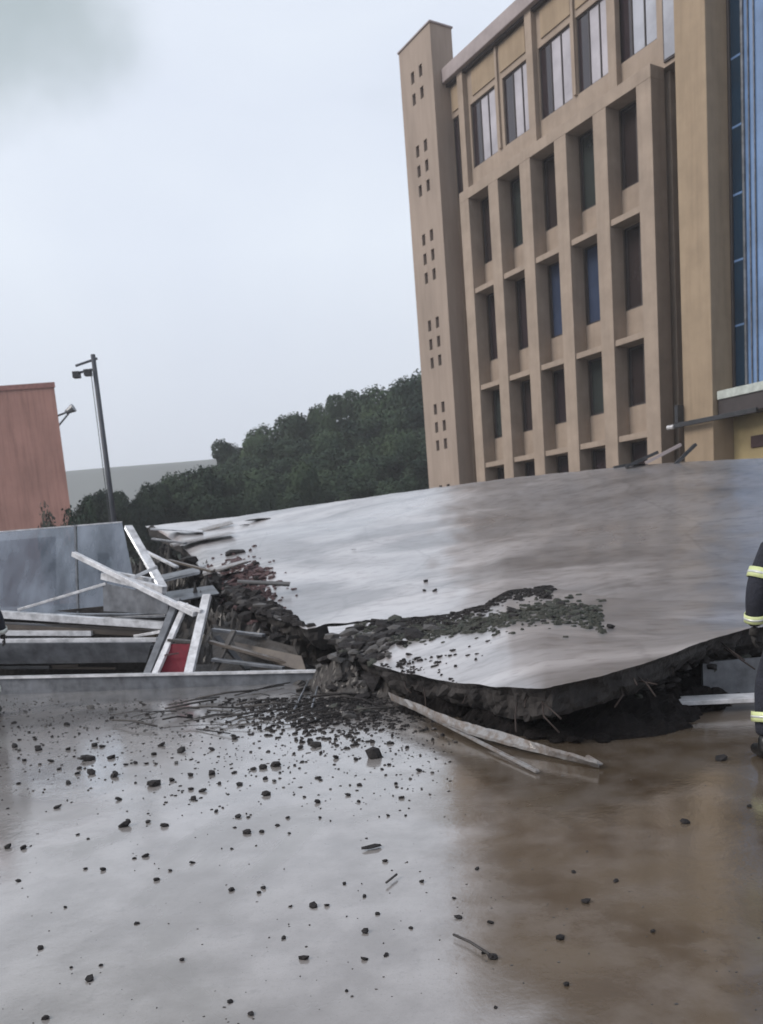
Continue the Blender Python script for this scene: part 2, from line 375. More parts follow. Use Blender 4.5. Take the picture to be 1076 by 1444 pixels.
# ------------------------------------------------------------------ ground and hills
def grid_mesh(name, m, nx, ny, fn, smooth=True):
    v = [fn(i/nx, j/ny) for j in range(ny+1) for i in range(nx+1)]
    f = [(j*(nx+1)+i, j*(nx+1)+i+1, (j+1)*(nx+1)+i+1, (j+1)*(nx+1)+i) for j in range(ny) for i in range(nx)]
    me = bpy.data.meshes.new(name); me.from_pydata([tuple(p) for p in v], [], f); me.materials.append(m)
    if smooth: me.polygons.foreach_set('use_smooth', [True]*len(me.polygons))
    return me
def sm(a, b, x):
    t = max(0, min(1, (x-a)/(b-a))); return t*t*(3-2*t)

def gfn(u, v):
    return (-700+1400*u, -50+660*v, 0)
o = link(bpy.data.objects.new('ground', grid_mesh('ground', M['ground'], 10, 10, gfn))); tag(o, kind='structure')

def hz(x, y):
    return sm(44, 90, y)*(1.2+8.5*sm(-30, 0, x)) + .6*noise.noise(Vector((x*.05, y*.05, 0)))*sm(46, 60, y)
def hfn(u, v):
    x = -110+230*u; y = 42+90*v
    return (x, y, hz(x, y)+.01 if v > 0 else -.3)
o = link(bpy.data.objects.new('hill', grid_mesh('hill', M['hill'], 70, 30, hfn))); tag(o, kind='structure')
def rfn(u, v):
    x = -640+1000*u; y = 430+160*v
    h = 59*sm(0, .5, v)*(1+.02*noise.noise(Vector((x*.012, 0, 3))))*(1-.0*u)
    return (x, y, h-.4)
o = link(bpy.data.objects.new('far_hill', grid_mesh('far_hill', M['ridge'], 80, 12, rfn))); tag(o, kind='structure')

# ------------------------------------------------------------------ trees
def leaf_crown(seed, rx, rz, nleaf, ls, m, lumps=9):
    rr = random.Random(seed); v = []; f = []
    cen = [(Vector((0, 0, rz*.9)), rx*.78, rz*.8)]
    for i in range(lumps):
        a = rr.uniform(0, 2*pi); h = rr.uniform(.35, 1.45)*rz; q = rx*rr.uniform(.3, .62)*(1-.25*abs(h/rz-.9))
        cen.append((Vector((cos(a)*q, sin(a)*q, h)), rx*rr.uniform(.28, .5), rz*rr.uniform(.25, .42)))
    for i in range(nleaf):
        c, r1, r2 = rr.choice(cen) if rr.random() > .25 else cen[0]
        d = Vector((rr.gauss(0, 1), rr.gauss(0, 1), rr.gauss(0, 1))).normalized()
        k = rr.uniform(.55, 1)**.5*rr.uniform(.86, 1.05)
        p = c+Vector((d.x*r1, d.y*r1, d.z*r2))*k
        if p.z < .05: p.z = .05+rr.random()*.3
        nrm = (d+Vector((rr.uniform(-.7, .7), rr.uniform(-.7, .7), rr.uniform(-.4, .9)))).normalized()
        t = nrm.cross(Vector((rr.uniform(-1, 1), rr.uniform(-1, 1), rr.uniform(-1, 1)))).normalized(); b = nrm.cross(t)
        s_ = ls*rr.uniform(.6, 1.3); n0 = len(v)
        for q in (t*s_, b*s_*.55, -t*s_, -b*s_*.55): v.append(tuple(p+q))
        f.append((n0, n0+1, n0+2, n0+3))
    me = bpy.data.meshes.new('crown'); me.from_pydata(v, [], f); me.materials.append(m)
    return me
crowns = [leaf_crown(11, 3.6, 3.8, 10000, .22, M['leaf2']), leaf_crown(12, 3.9, 3.4, 10000, .22, M['leaf']),
          leaf_crown(13, 3.4, 4.3, 10000, .22, M['leaf2']), leaf_crown(14, 4.2, 3.6, 10000, .22, M['leaf'])]
def trunk_mesh(seed):
    rr = random.Random(seed); b = MB()
    b.tube([(0, 0, -.6), (.05, .03, 2), (.15, .1, 4.6), (.1, .2, 7.2)], [.3, .24, .16, .06], 8)
    for k in range(5):
        a = rr.uniform(0, 6.3); h = rr.uniform(2.4, 4.2)
        b.tube([(.06, .04, h), (cos(a)*.9, sin(a)*.9, h+1.1), (cos(a)*1.9, sin(a)*1.9, h+1.9)], [.11, .07, .03], 6)
    return b.mesh('trunk', M['bark'])
trunks = [trunk_mesh(s_) for s_ in (1, 2)]
trunk_h = 2.6
def tree(px, topy, Y, width_px, variant, label, cat='tree', group='trees on the hillside behind the collapsed roof'):
    top = P(px, topy, Y); zb = hz(top.x, Y)
    if Y < 44: zb = 0
    me = crowns[variant]; hh = max(v.co.z for v in me.vertices); rw = max(abs(v.co.x) for v in me.vertices)
    H = top.z-zb; rt = empty('broadleaf_tree', (top.x, Y, zb)); tag(rt, label, cat, group)
    sw = width_px/2*Y/F0/rw
    sh = (H*.84)/hh
    c = link(bpy.data.objects.new('crown', me), rt); c.scale = (sw, sw, sh); c.location.z = H*.14; c.rotation_euler.z = rnd.uniform(0, 6.28)
    t = link(bpy.data.objects.new('trunk', trunks[variant % 2]), rt); k = H*.6/7.2; t.scale = (k, k, k)
    return rt
skyline = [(326, 616, 84, 62, 0), (368, 594, 82, 66, 1), (415, 578, 80, 62, 2), (450, 566, 80, 58, 3), (487, 549, 82, 64, 0), (527, 538, 80, 72, 1),
           (566, 526, 78, 66, 2), (604, 512, 80, 88, 3), (648, 500, 84, 90, 1)]
names = ['lowest skyline tree at the left end of the hillside row', 'second skyline tree from the left with a wide flat crown', 'third skyline tree from the left on the hillside',
         'fourth skyline tree from the left, narrow rounded crown', 'fifth skyline tree from the left, above the slab middle', 'sixth skyline tree from the left with a broad crown',
         'seventh skyline tree, just left of the tall tower', 'tallest tree rising right beside the tower', 'tree mostly hidden behind the tower']
for a, nm in zip(skyline, names): tree(*a, nm)
gg = 'dark trees massed below the skyline row'
lab2 = 'dark green tree massed below the skyline row on the hillside'
for row, (Y, y0, y1, w, n_) in enumerate([(76, 652, 548, 74, 9), (70, 668, 592, 76, 9), (64, 680, 632, 78, 9)]):
    for i in range(n_):
        t_ = (i+.5*(row % 2))/(n_-1)
        px = 300+330*t_; y = y0+(y1-y0)*t_+rnd.uniform(-7, 7)
        tree(px+rnd.uniform(-8, 8), y, Y+rnd.uniform(-2, 2), w*rnd.uniform(.85, 1.15), rnd.choice([0, 2, 0, 1]), lab2, group=gg)
tree(425, 646, 58, 62, 3, 'lighter green round tree low in front of the hillside mass')
for q_i, (px, y, w) in enumerate([(120, 692, 60), (160, 684, 60), (205, 674, 66), (243, 660, 62), (283, 651, 66), (322, 662, 70), (365, 668, 60), (185, 700, 70), (262, 690, 80), (225, 700, 60), (300, 694, 70), (345, 692, 70), (395, 690, 70), (450, 684, 70), (500, 676, 80), (555, 668, 80)]):
    nth = (ORD[q_i] if q_i < 7 else ORD[q_i-7])+(' from the left' if q_i not in (0, 7) else '')
    tree(px, y, 56+rnd.uniform(-4, 4), w, rnd.choice([0, 2]), ('low dark tree, '+nth+' in the upper front row' if q_i < 7 else 'low dark tree, '+nth+' just above the slab rim'), group='low dark trees in front of the hillside')

# ------------------------------------------------------------------ red building and its shrubs
Yr = 44
tl = P(-40, 543, Yr); tr_ = P(75.5, 539, Yr)
xr, zt = tr_.x, tr_.z
rb = empty('red_building', (xr, Yr, 0), R_(3)); tag(rb, 'plain brick-red building with a flat top at the left edge', 'building')
def skew(mb):
    mb.v = [(x-.52*y, y, z) for x, y, z in mb.v]; return mb
skew(MB().box(-22, 0, 0, 12, -.1, zt-.25)).build('wall', M['red_wall'], rb)
skew(MB().box(-22.1, .04, -.06, 12.1, zt-.25, zt)).build('parapet', mat('red_coping', (.26, .12, .105), .8, noise_amt=.2), rb)
cp = MB(); cp.tube([(-.35, .3, zt-1.7), (.55, .25, zt-1.45)], .05); cp.tube([(-.35, .3, zt-2.35), (.5, .25, zt-1.55)], .045)
cp.build('bracket', M['grey_metal'], rb)
MB().tube([(.35, .25, zt-1.5), (.8, .2, zt-1.3)], [.1, .22], 10).build('loudspeaker_horn', M['grey_metal'], rb)
shr = [leaf_crown(31, .9, .9, 1400, .09, M['leaf_red'], 6), leaf_crown(32, .9, 1.0, 1400, .09, M['leaf2'], 6)]
for i, (px, y, Y, w, v_, lb) in enumerate([(62, 705, 36, 46, 0, 'dusky red shrub in front of the red building'), (92, 712, 35, 40, 1, 'dark green shrub at the corner of the red building'),
        (118, 700, 40, 50, 1, 'dark shrub between the red building and the lamp pole')]):
    top = P(px, y, Y); s_ = empty('shrub', (top.x, Y, 0)); tag(s_, lb, 'shrub')
    c = link(bpy.data.objects.new('foliage', shr[v_]), s_); k = w/2*Y/F0/.95; c.scale = (k, k, top.z/max(v.co.z for v in shr[v_].vertices))
    b = MB()
    for q in range(5): b.tube([(0, 0, -.05), (cos(q)*.3, sin(q)*.3, top.z*.6)], [.05, .02], 5)
    b.build('stem', M['bark'], s_)

# street lamp pole
Yp = 26
base = P(158, 705, Yp); top = P(131, 500, Yp)
lp = empty('street_lamp', (top.x, Yp, 0)); tag(lp, 'tall thin dark lamp pole with a double crossarm left of the trees', 'street lamp')
h = top.z
MB().tube([(0, 0, -.1), (0, 0, h*.5), (0, 0, h)], [.10, .085, .07], 10).build('pole', M['pole'], lp, True)
MB().bar((.12, 0, h-.12), (-.55, -.05, h-.3), .05, .06).build('crossarm', M['pole'], lp)
MB().bar((.05, 0, h-.42), (-.6, -.05, h-.52), .05, .06).build('crossarm', M['pole'], lp)
for q in (-.55, -.2):
    MB().box(q-.1, q+.1, -.16, .04, h-.5-.1+q*.1, h-.42+q*.1).build('floodlight', M['dark_metal'], lp)
MB().tube([(-.13, 0, h-.4), (-.13, 0, 1)], .012, 5).build('cable', M['pole'], lp)

# ------------------------------------------------------------------ main building (local x along facade towards us, y into it)
TH, PX, PY = .5253, 4.7705, 36.2174
ob = empty('office_building', (PX, PY, 0), TH-pi/2)
tag(ob, 'tan multi-storey office building with deep window grid and slim corner tower', 'building')
b_, t_ = 1.8817, .5895
H = [15.2, 11.5, 7.615, 4.403]; HT = 15.59; WD = .64; XR = 5*b_+t_
def bx(name, m, x0, x1, y0, y1, z0, z1, parent=ob, bevel=.012):
    return MB().box(x0, x1, y0, y1, z0, z1).build(name, m, parent, bevel=bevel)
# fins
for i in range(6):
    bx('fin', M['stucco'], i*b_+(.0 if i else 0), i*b_+t_, 0, WD-.003, -.1, H[0])
bx('frame_head', M['stucco'], 0, XR, -.003, WD-.003, H[0], HT)
floors = [(H[1], H[0]), (H[2], H[1]), (H[3], H[2]), (.5, H[3])]
tint = {(0, 0): 'g_brown', (0, 1): 'g_green', (0, 2): 'g_brown', (0, 3): 'g_green', (0, 4): 'g_brown', (1, 0): 'g_dark', (1, 1): 'g_dark', (1, 2): 'g_blue', (1, 3): 'g_blue',
        (1, 4): 'g_brown', (2, 0): 'g_green', (2, 1): 'g_brown', (2, 2): 'g_dark', (2, 3): 'g_green', (2, 4): 'g_brown'}
for k, (z0, z1) in enumerate(floors):
    for i in range(5):
        x0 = i*b_+t_+.002; x1 = (i+1)*b_-.002
        bx('sill_ledge', M['stucco'], x0, x1, .06, WD-.004, z0, z0+.2)
        zs = z0+1.2
        bx('spandrel', M['stucco'], x0-.05, x1+.05, WD, WD+.25, z0-.6 if k == 3 else z0-.01, zs)
        # window: frame, mullion, panes, dark room behind
        w = MB().box(x0-.02, x0+.06, WD+.08, WD+.2, zs, z1).box(x1-.06, x1+.02, WD+.08, WD+.2, zs, z1)
        w.box(x0+.06, x1-.06, WD+.08, WD+.2, zs, zs+.07).box(x0+.06, x1-.06, WD+.08, WD+.2, z1-.08, z1)
        w.box((x0+x1)/2-.025, (x0+x1)/2+.025, WD+.07, WD+.19, zs+.07, z1-.08)
        wo = w.build('window', M['dark_frame'], ob)
        gm = M[tint.get((k, i), 'g_dark')]
        for q in range(2):
            a = x0+.06 if q == 0 else (x0+x1)/2+.025; c = (x0+x1)/2-.025 if q == 0 else x1-.06
            bx('pane', gm, a, c, WD+.12, WD+.14, zs+.07, z1-.08, wo, 0)
# upper storey wall, windows cut out as gaps
uz0, uz1, rz = 16.55, 18.98, 20.3
WU = [(.27, 1.85), (2.32, 3.88), (4.38, 6.02), (6.30, 7.82), (8.13, 9.75)]
LW = (-.98, -.15)
xs = [LW]+WU
edges = [-1.3]+[v for w in xs for v in w]+[11.32]
for i in range(0, len(edges), 2):
    bx('pier', M['stucco'], edges[i], edges[i+1], WD, WD+.5, HT-.01 if edges[i] > -1 and edges[i] < 9.9 else -.1, uz1, bevel=0)
for j, (a, c) in enumerate(xs):
    if j == 0:
        bx('wall', M['stucco'], a, c, WD+.4, WD+.7, -.1, 15.9, bevel=0)
    else:
        bx('wall', M['stucco'], a, c, WD, WD+.5, HT-.01, uz0, bevel=0)
bx('wall', M['stucco'], 0, XR, WD+.26, WD+.5, -.1, HT-.02, bevel=0).hide_render = False
bx('lintel_band', M['stucco'], -1.3, 11.32, WD, WD+.5, uz1, rz, bevel=0)
for a, c in ((-.9, -.35), (.5, 2.0), (2.25, 3.75), (4.6, 6.1), (6.35, 7.7), (8.3, 9.7)):
    bx('fascia_panel', M['fascia'], a, c, WD-.05, WD-.003, uz1+.22, rz-.18)
for x in (-.22, 3.98, 7.92):
    bx('pilaster', M['stucco'], x, x+.36, WD-.24, WD-.003, HT+.003, rz-.003)
for x in (2.0, 6.14):
    bx('mullion_rib', M['stucco'], x+.02, x+.14, WD-.1, WD-.006, uz0, rz-.01)
bx('coping', M['coping'], -.98, 11.32, .22, WD+.6, rz, rz+.55, bevel=.03)
bx('coping_shadow_strip', M['dark_frame'], -.98, 11.32, .42, WD-.055, rz-.1, rz-.002, bevel=0)  # dark strip painted in as the coping's shadow line
bx('roof', M['coping'], -1, 24, WD+.3, 14, rz-.1, rz+.2, bevel=0)
for j, (a, c) in enumerate(xs):
    z0 = 15.9 if j == 0 else uz0
    w = MB()
    for p in (a, c-.06, a+(c-a)*.36-.03, a+(c-a)*.68-.03): w.box(p, p+.04, WD+.07, WD+.15, z0, uz1)
    w.box(a+.04, c-.04, WD+.071, WD+.149, z0, z0+.06).box(a+.04, c-.04, WD+.071, WD+.149, uz1-.06, uz1)
    wo = w.build('window', M['dark_frame'], ob)
    for q in range(3):
        f0, f1 = ((0, .36), (.36, .68), (.68, 1))[q]
        gm = M['g_dark'] if (j == 0 or q == 0) else (M['g_pale'] if j < 5 else M['g_pale2'])
        bx('pane', gm, a+(c-a)*f0+.03, a+(c-a)*f1-.03, WD+.10, WD+.12, z0+.06, uz1-.06, wo, 0)
# tower with slits
tx0, tx1, ty0, ty1, tz = -3.4, -1.0, -.2, .9, 22.55
cols = [-2.47, -1.86]; sw_, sh_ = .24, .46
rows = [z for base in (20.3, ) for z in (base+.85, base)]+[z for k in range(5) for z in (17.42-3.62*k+.8, 17.42-3.62*k, 17.42-3.62*k-.8)]+[.6, 1.4]
rows = sorted(rows)
tw = MB()
zb = -.1
for z in rows:
    if z-sh_/2 < zb: continue
    tw.box(tx0, tx1, ty0, ty1, zb, z-sh_/2)
    xx = tx0
    for c in cols:
        tw.box(xx, c-sw_/2, ty0, ty1, z-sh_/2, z+sh_/2); xx = c+sw_/2
    tw.box(xx, tx1, ty0, ty1, z-sh_/2, z+sh_/2)
    for c in cols: tw.box(c-sw_/2, c+sw_/2, ty0+.25, ty1, z-sh_/2, z+sh_/2)
    zb = z+sh_/2
tw.box(tx0, tx1, ty0, ty1, zb, tz)
me = tw.mesh('tower', M['stucco_tower'])
bmm = bmesh.new(); bmm.from_mesh(me); bmesh.ops.remove_doubles(bmm, verts=bmm.verts, dist=1e-4)
# drop inner double faces
seen = {}
for f_ in list(bmm.faces):
    key = tuple(sorted(v.index for v in f_.verts)); seen.setdefault(key, []).append(f_)
dead = [f_ for k in seen.values() if len(k) > 1 for f_ in k]
bmesh.ops.delete(bmm, geom=dead, context='FACES_ONLY'); bmm.to_mesh(me); bmm.free()
two = link(bpy.data.objects.new('tower', me), ob)
for z in rows:
    for c in cols:
        MB().box(c-sw_/2+.01, c+sw_/2-.01, ty0+.13, ty0+.15, z-sh_/2+.01, z+sh_/2-.01).build('slit_window', M['inside'], two)
bx('tower_cap', M['coping'], tx0-.05, tx1+.05, ty0-.05, ty1+.05, tz, tz+.07)
# recessed shaft right of the grid, pale pane above it
bx('recess_wall', M['inside'], XR, 11.32, WD+.7, WD+.9, -.1, 15.6, bevel=0)
wo = bx('recess_window', M['dark_frame'], 10.02, 11.3, WD-.06, WD-.01, 15.7, rz-.02)
bx('pane', M['g_pale2'], 10.08, 11.3, WD-.08, WD-.062, 15.76, rz-.06, wo, 0)
MB().tube([(10.5, WD+.4, 0), (10.5, WD+.4, 15.6)], .09, 10).build('drainpipe', M['dark_metal'], ob, True)
# big pilaster, curtain wall, canopy
bx('corner_pier', M['fascia'], 11.32, 12.38, -.5, WD+.5, -.1, 25, bevel=.02)
cw0, cw1, cz0, cz1 = 12.39, 24.0, 5.35, 24.0
bx('curtain_back_wall', M['inside'], cw0, cw1, .8, 1.0, -.1, cz1, bevel=0)
for x in [13.02, 13.2]: bx('fin_strip', M['grey_metal'], x, x+.03, .44, .498, cz0, cz1)
for x in [cw0+.001]+[12.82+.95*i for i in range(12)]:
    bx('mullion', M['dark_frame'] if x < 12.5 else M['grey_metal'], x, x+.07, .42, .58, cz0, cz1)
xs_ = [cw0+.07]+[12.82+.95*i for i in range(12)]
zz = [cz0+.02+i*1.84 for i in range(11)]
for i in range(len(xs_)-1):
    for k in range(10):
        gm = M['g_curtain_navy'] if i == 0 else M['g_curtain_blue']
        bx('pane', gm, xs_[i]+(.07 if i else .0), xs_[i+1], .50, .53, zz[k]+.03, zz[k+1]-.03, ob, 0)
for k in range(11):
    bx('transom', M['g_curtain_blue'], cw0+.07, cw1, .50, .55, zz[k]-.03, zz[k]+.03, bevel=0)
cn = bx('entrance_canopy', mat('pale_canopy_edge', (.50, .54, .50), .5, noise_amt=.2), 12.42, 20, -.35, .41, 5.05, 5.3)
bx('canopy_shadow_block', M['dark_frame'], 12.42, 20, -.3, .4, 4.55, 5.05)  # dark block added for the shadow below the canopy edge
bx('canopy_beam', M['dark_metal'], 11.15, 14, -.78, -.66, 4.42, 4.56)
bx('canopy_beam', M['dark_metal'], 11.22, 11.34, -.8, -.52, 4.56, 5.1)
MB().tube([(11.12, -.72, 4.47), (10.9, -.75, 4.47)], .07, 8).build('floodlight', M['white_metal'], ob)
bx('entrance_wall', M['yellow'], 12.39, 20, .45, .75, -.1, 4.55, bevel=0)
bx('entrance_opening', M['inside'], 13.0, 13.75, .40, .448, 3.55, 3.9)
bx('entrance_ledge', M['coping'], 12.4, 13.35, -.1, .44, 2.95, 3.1)
bx('roof_block', M['stucco'], 12.4, 24, 1.0, 14, 0, 24, bevel=0)
bx('side_block', M['stucco'], -1.0, 12.35, 2.2, 14, -.1, rz-.2, bevel=0)

# ------------------------------------------------------------------ collapsed roof slabs
def interp(pts, x):
    if x <= pts[0][0]: a, b = pts[0], pts[1]
    elif x >= pts[-1][0]: a, b = pts[-2], pts[-1]
    else:
        for a, b in zip(pts, pts[1:]):
            if a[0] <= x <= b[0]: break
    t = (x-a[0])/(b[0]-a[0])
    return [a[i]+(b[i]-a[i])*t for i in range(1, len(a))]
def slab(name, front, back, x0, x1, nx, ny, thick, jag, bow, label, seed=0, x0b=None, x1b=None):
    """closed slab between a front and a back outline; (px,py,distance) lists"""
    rr = random.Random(seed); topv = []
    for j in range(ny+1):
        v = j/ny
        for i in range(nx+1):
            u = i/nx; x = x0+(x1-x0)*u
            xb = (x0b if x0b is not None else x0)+((x1b if x1b is not None else x1)-(x0b if x0b is not None else x0))*u
            fy, fY = interp(front, x); by, bY = interp(back, xb)
            p = P(x, fy, fY).lerp(P(xb, by, bY), v)
            k = sin(pi*v)
            p.z += bow(u, v)*k
            nn = noise.noise(Vector((p.x*.8, p.y*.8, seed)))
            p.z += .035*nn*min(1, 4*v, 4*(1-v)) + .012*noise.noise(Vector((p.x*3, p.y*3, seed)))
            if j == 0 or j == ny:
                q = noise.noise(Vector((x*.04, j, seed)))+.6*noise.noise(Vector((x*.15, j, seed)))
                p.y += jag*q; p.z += jag*.10*q
            topv.append(p)
    V = [tuple(p) for p in topv]; f = []; W_ = nx+1
    for j in range(ny):
        for i in range(nx):
            a = j*W_+i; f.append((a, a+1, a+1+W_, a+W_))
    ntop = len(f)
    bd = [i for i in range(nx+1)]+[j*W_+nx for j in range(1, ny+1)]+[ny*W_+i for i in range(nx-1, -1, -1)]+[j*W_ for j in range(ny-1, 0, -1)]
    prev = []
    for idx in bd: V.append(tuple(topv[idx])); prev.append(len(V)-1)
    K = 6
    ctr = sum(topv, Vector())/len(topv)
    for k in range(1, K+1):
        cur = []
        for idx in bd:
            p = topv[idx]; t = k/K
            q = noise.noise(Vector((p.x*2.6, p.y*2.6, t*1.6+seed)))+.55*noise.noise(Vector((p.x*9, p.y*9, t*4+seed)))+.3*noise.noise(Vector((p.x*25, p.y*25, t*9)))
            inn = (ctr-p); inn.z = 0; inn.normalize()
            w = .05+.16*t*t
            lump = thick*(1+.45*noise.noise(Vector((p.x*1.3, p.y*1.3, seed+4))))
            V.append(tuple(p+inn*(w+.10*q*min(1, 2.5*t))+Vector((0, 0, -lump*t+.02*q))))
            cur.append(len(V)-1)
        for i in range(len(bd)):
            i2 = (i+1) % len(bd); f.append((prev[i2], prev[i], cur[i], cur[i2]))
        prev = cur
    for i in range(1, nx):          # underside as strips front to back
        f.append((prev[i-1], prev[2*nx+ny-i+1], prev[2*nx+ny-i], prev[i]))
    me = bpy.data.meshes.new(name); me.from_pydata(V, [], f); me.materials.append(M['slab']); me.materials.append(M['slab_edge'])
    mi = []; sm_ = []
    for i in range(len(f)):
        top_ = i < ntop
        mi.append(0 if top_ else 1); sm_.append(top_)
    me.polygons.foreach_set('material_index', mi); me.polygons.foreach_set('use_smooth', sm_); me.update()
    o = link(bpy.data.objects.new(name, me)); tag(o, label, 'roof slab')
    return o, topv
up_front = [(228, 752, 22.5), (262, 775, 19.5), (300, 822, 16), (350, 858, 13.4), (395, 874, 12.2), (430, 887, 11.6), (462, 880, 11.6), (540, 873, 11.3), (620, 868, 11), (680, 853, 11.1),
            (716, 832, 11.6), (770, 828, 11.7), (860, 846, 10.6), (960, 852, 10), (1050, 855, 9.6), (1400, 862, 9)]
up_back = [(205, 742, 24), (330, 729, 23.6), (420, 715, 23), (500, 704, 22.4), (605, 689, 22), (720, 674, 21), (850, 661, 20), (950, 652, 19.4), (1076, 646, 19), (1400, 640, 18)]
def bow_up(u, v): return -.12+.18*sin(6*u+1.3)*sin(3*v)+.12*sin(11*u+2)*(1-v)
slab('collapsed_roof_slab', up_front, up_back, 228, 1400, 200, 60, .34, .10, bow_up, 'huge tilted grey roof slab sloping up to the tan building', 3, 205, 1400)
lo_front = [(470, 905, 10), (520, 935, 9), (560, 947, 8.2), (640, 962, 7.2), (700, 969, 6.5), (770, 970, 6.0), (850, 953, 6.1), (920, 932, 6.5), (1000, 902, 7.1), (1055, 886, 7.5), (1400, 860, 8)]
lo_back = [(462, 884, 11.4), (540, 876, 11.1), (620, 871, 10.8), (680, 856, 10.9), (716, 836, 11.3), (770, 827, 11.6), (860, 842, 10.5), (960, 847, 9.9), (1050, 850, 9.5), (1400, 856, 8.9)]
def bow_lo(u, v): return -.03+.10*sin(7*u)*sin(4*v)
slab('broken_roof_slab', lo_front, lo_back, 470, 1400, 170, 26, .27, .02, bow_lo, 'nearer broken roof slab with a thick dark ragged edge over a hollow', 5, 462, 1400)

def rebar(parent, outline, xs_r, back, n_r, drop_z):
    for i in range(n_r):
        px = rnd.uniform(*xs_r); fy, fY = interp(outline, px); p = P(px, fy, fY)+Vector((0, .1, -drop_z+rnd.uniform(-.04, .04)))
        d = Vector((rnd.gauss(0, .35), -1, rnd.uniform(-.7, .1))).normalized(); L_ = rnd.uniform(.12, .38)
        MB().tube([p, p+d*L_*.5, p+d*L_+Vector((0, 0, -.05*L_))+Vector((rnd.gauss(0, .05), 0, 0))], .007, 5).build('rebar', M['rust'], parent, True)
sl_lo = [o_ for o_ in C.objects if o_.name.startswith('broken_roof_slab')][0]; sl_up = [o_ for o_ in C.objects if o_.name.startswith('collapsed_roof_slab')][0]
rebar(sl_lo, lo_front, (560, 1060), 0, 15, .11)
rebar(sl_up, up_front, (290, 460), 0, 9, .18)
# supports beneath the slabs: fallen concrete columns
k = 0
for px, py, Y, h_, lb in [(905, 1030, 7.4, .62, 'stub of a broken column holding up the near slab edge'), (640, 1010, 9.4, .4, 'buried stub of column under the left end of the near slab'),
                      (1000, 1000, 8.3, .7, 'stub of a broken column under the near slab beside the firefighter')]:
    g_ = P(px, py, Y); c = MB().box(-.22, .22, -.22, .22, -.02, h_-.17, .03).build('broken_column', M['slab_edge']); c.location = (g_.x, Y, 0)
    c.rotation_euler.z = rnd.uniform(0, 1); tag(c, lb, 'column')
for px, Y in ((420, 17), (620, 17), (850, 15), (1000, 16), (500, 21), (760, 19)):
    g_ = P(px, 800, Y); z = .25+(Y-11)*.17
    c = MB().box(-.3, .3, -.3, .3, -.02, z, .04).build('column', M['slab_edge'], sl_up); c.location = (g_.x, Y, 0)

# dark mound inside the hollow, so the rubble rests on something
def mound(name, pts, h, label, m, seed=0, n_=65):
    """rubble heap around a polyline of (x,y,halfwidth,height)"""
    v = []; xs0 = min(p[0]-p[2] for p in pts); xs1 = max(p[0]+p[2] for p in pts); ys0 = min(p[1]-p[2] for p in pts); ys1 = max(p[1]+p[2] for p in pts)
    def fn(a, b):
        x = xs0+(xs1-xs0)*a; y = ys0+(ys1-ys0)*b; z = -.05
        for p in pts:
            d = math.hypot(x-p[0], y-p[1])/p[2]
            if d < 1: z = max(z, p[3]*(1-d*d)**.8)
        q = noise.noise(Vector((x*3, y*3, seed)))+.6*noise.noise(Vector((x*8, y*8, seed)))+.5*noise.noise(Vector((x*19, y*19, seed)))
        if z > 0: z = max(-.03, z*(1+.5*q)+.06*q)
        return (x+.03*q, y, z)
    o = link(bpy.data.objects.new(name, grid_mesh(name, m, n_*2, n_*2, fn, False))); tag(o, label, 'rubble', kind='stuff'); return o
pl = lambda px, py, Y, w, h_: (P(px, py, Y).x, Y, w, h_)
mound('rubble_heap', [pl(510, 950, 9.7, .65, .40), pl(545, 950, 9.3, .6, .3), pl(600, 950, 9.6, .9, .3)], 1, 'dark rubble heap at the junction of the two roof slabs', M['mud'], 1)
mound('rubble_heap', [pl(225, 780, 20, 1.6, 1.5), pl(260, 800, 17.6, 1.5, 1.25), pl(295, 830, 15.6, 1.4, .95), pl(340, 860, 13.8, 1.2, .62), pl(390, 880, 12.6, 1.0, .42), pl(300, 860, 14, 1.0, .6)], 1,
      'dark rubble heap along the left edge of the big slab', M['mud'], 2)

# ------------------------------------------------------------------ chunks
def chunk_mesh(seed, sub=1, flat=.7):
    rr = random.Random(seed); bm = bmesh.new(); bmesh.ops.create_icosphere(bm, subdivisions=sub, radius=1)
    ax = (rr.uniform(.75, 1.25), rr.uniform(.7, 1), flat*rr.uniform(.7, 1.1))
    for v in bm.verts:
        k = 1+.45*noise.noise(v.co*1.1+Vector((seed*3.1, 0, 0)))+rr.uniform(-.12, .12)
        v.co = Vector((v.co.x*ax[0], v.co.y*ax[1], v.co.z*ax[2]))*k
        for c_ in range(3):
            if v.co[c_] > .72*ax[c_]: v.co[c_] = .72*ax[c_]+rr.uniform(0, .04)
    me = bpy.data.meshes.new('chunk'); bm.to_mesh(me); bm.free(); return me
def variants(m, n_=6, sub=1, s0=0, flat=.7):
    out_ = []
    for i in range(n_):
        me = chunk_mesh(s0+i, sub, flat); me.materials.append(m); out_.append(me)
    return out_
VD = variants(M['chunk'], 8, 1, 100); VG = variants(M['chunk_grey'], 6, 1, 200); VR = variants(M['chunk_red'], 5, 1, 300); VM = variants(M['moss'], 6, 1, 400)
def put(name, me, loc, s_, label, cat, group=None, flat=1, parent=None):
    o = bpy.data.objects.new(name, me); o.location = loc; o.scale = (s_*rnd.uniform(.8, 1.25), s_, s_*flat*rnd.uniform(.8, 1.1))
    o.rotation_euler = (rnd.uniform(-.4, .4), rnd.uniform(-.4, .4), rnd.uniform(0, 6.28)); link(o, parent); tag(o, label, cat, group); return o

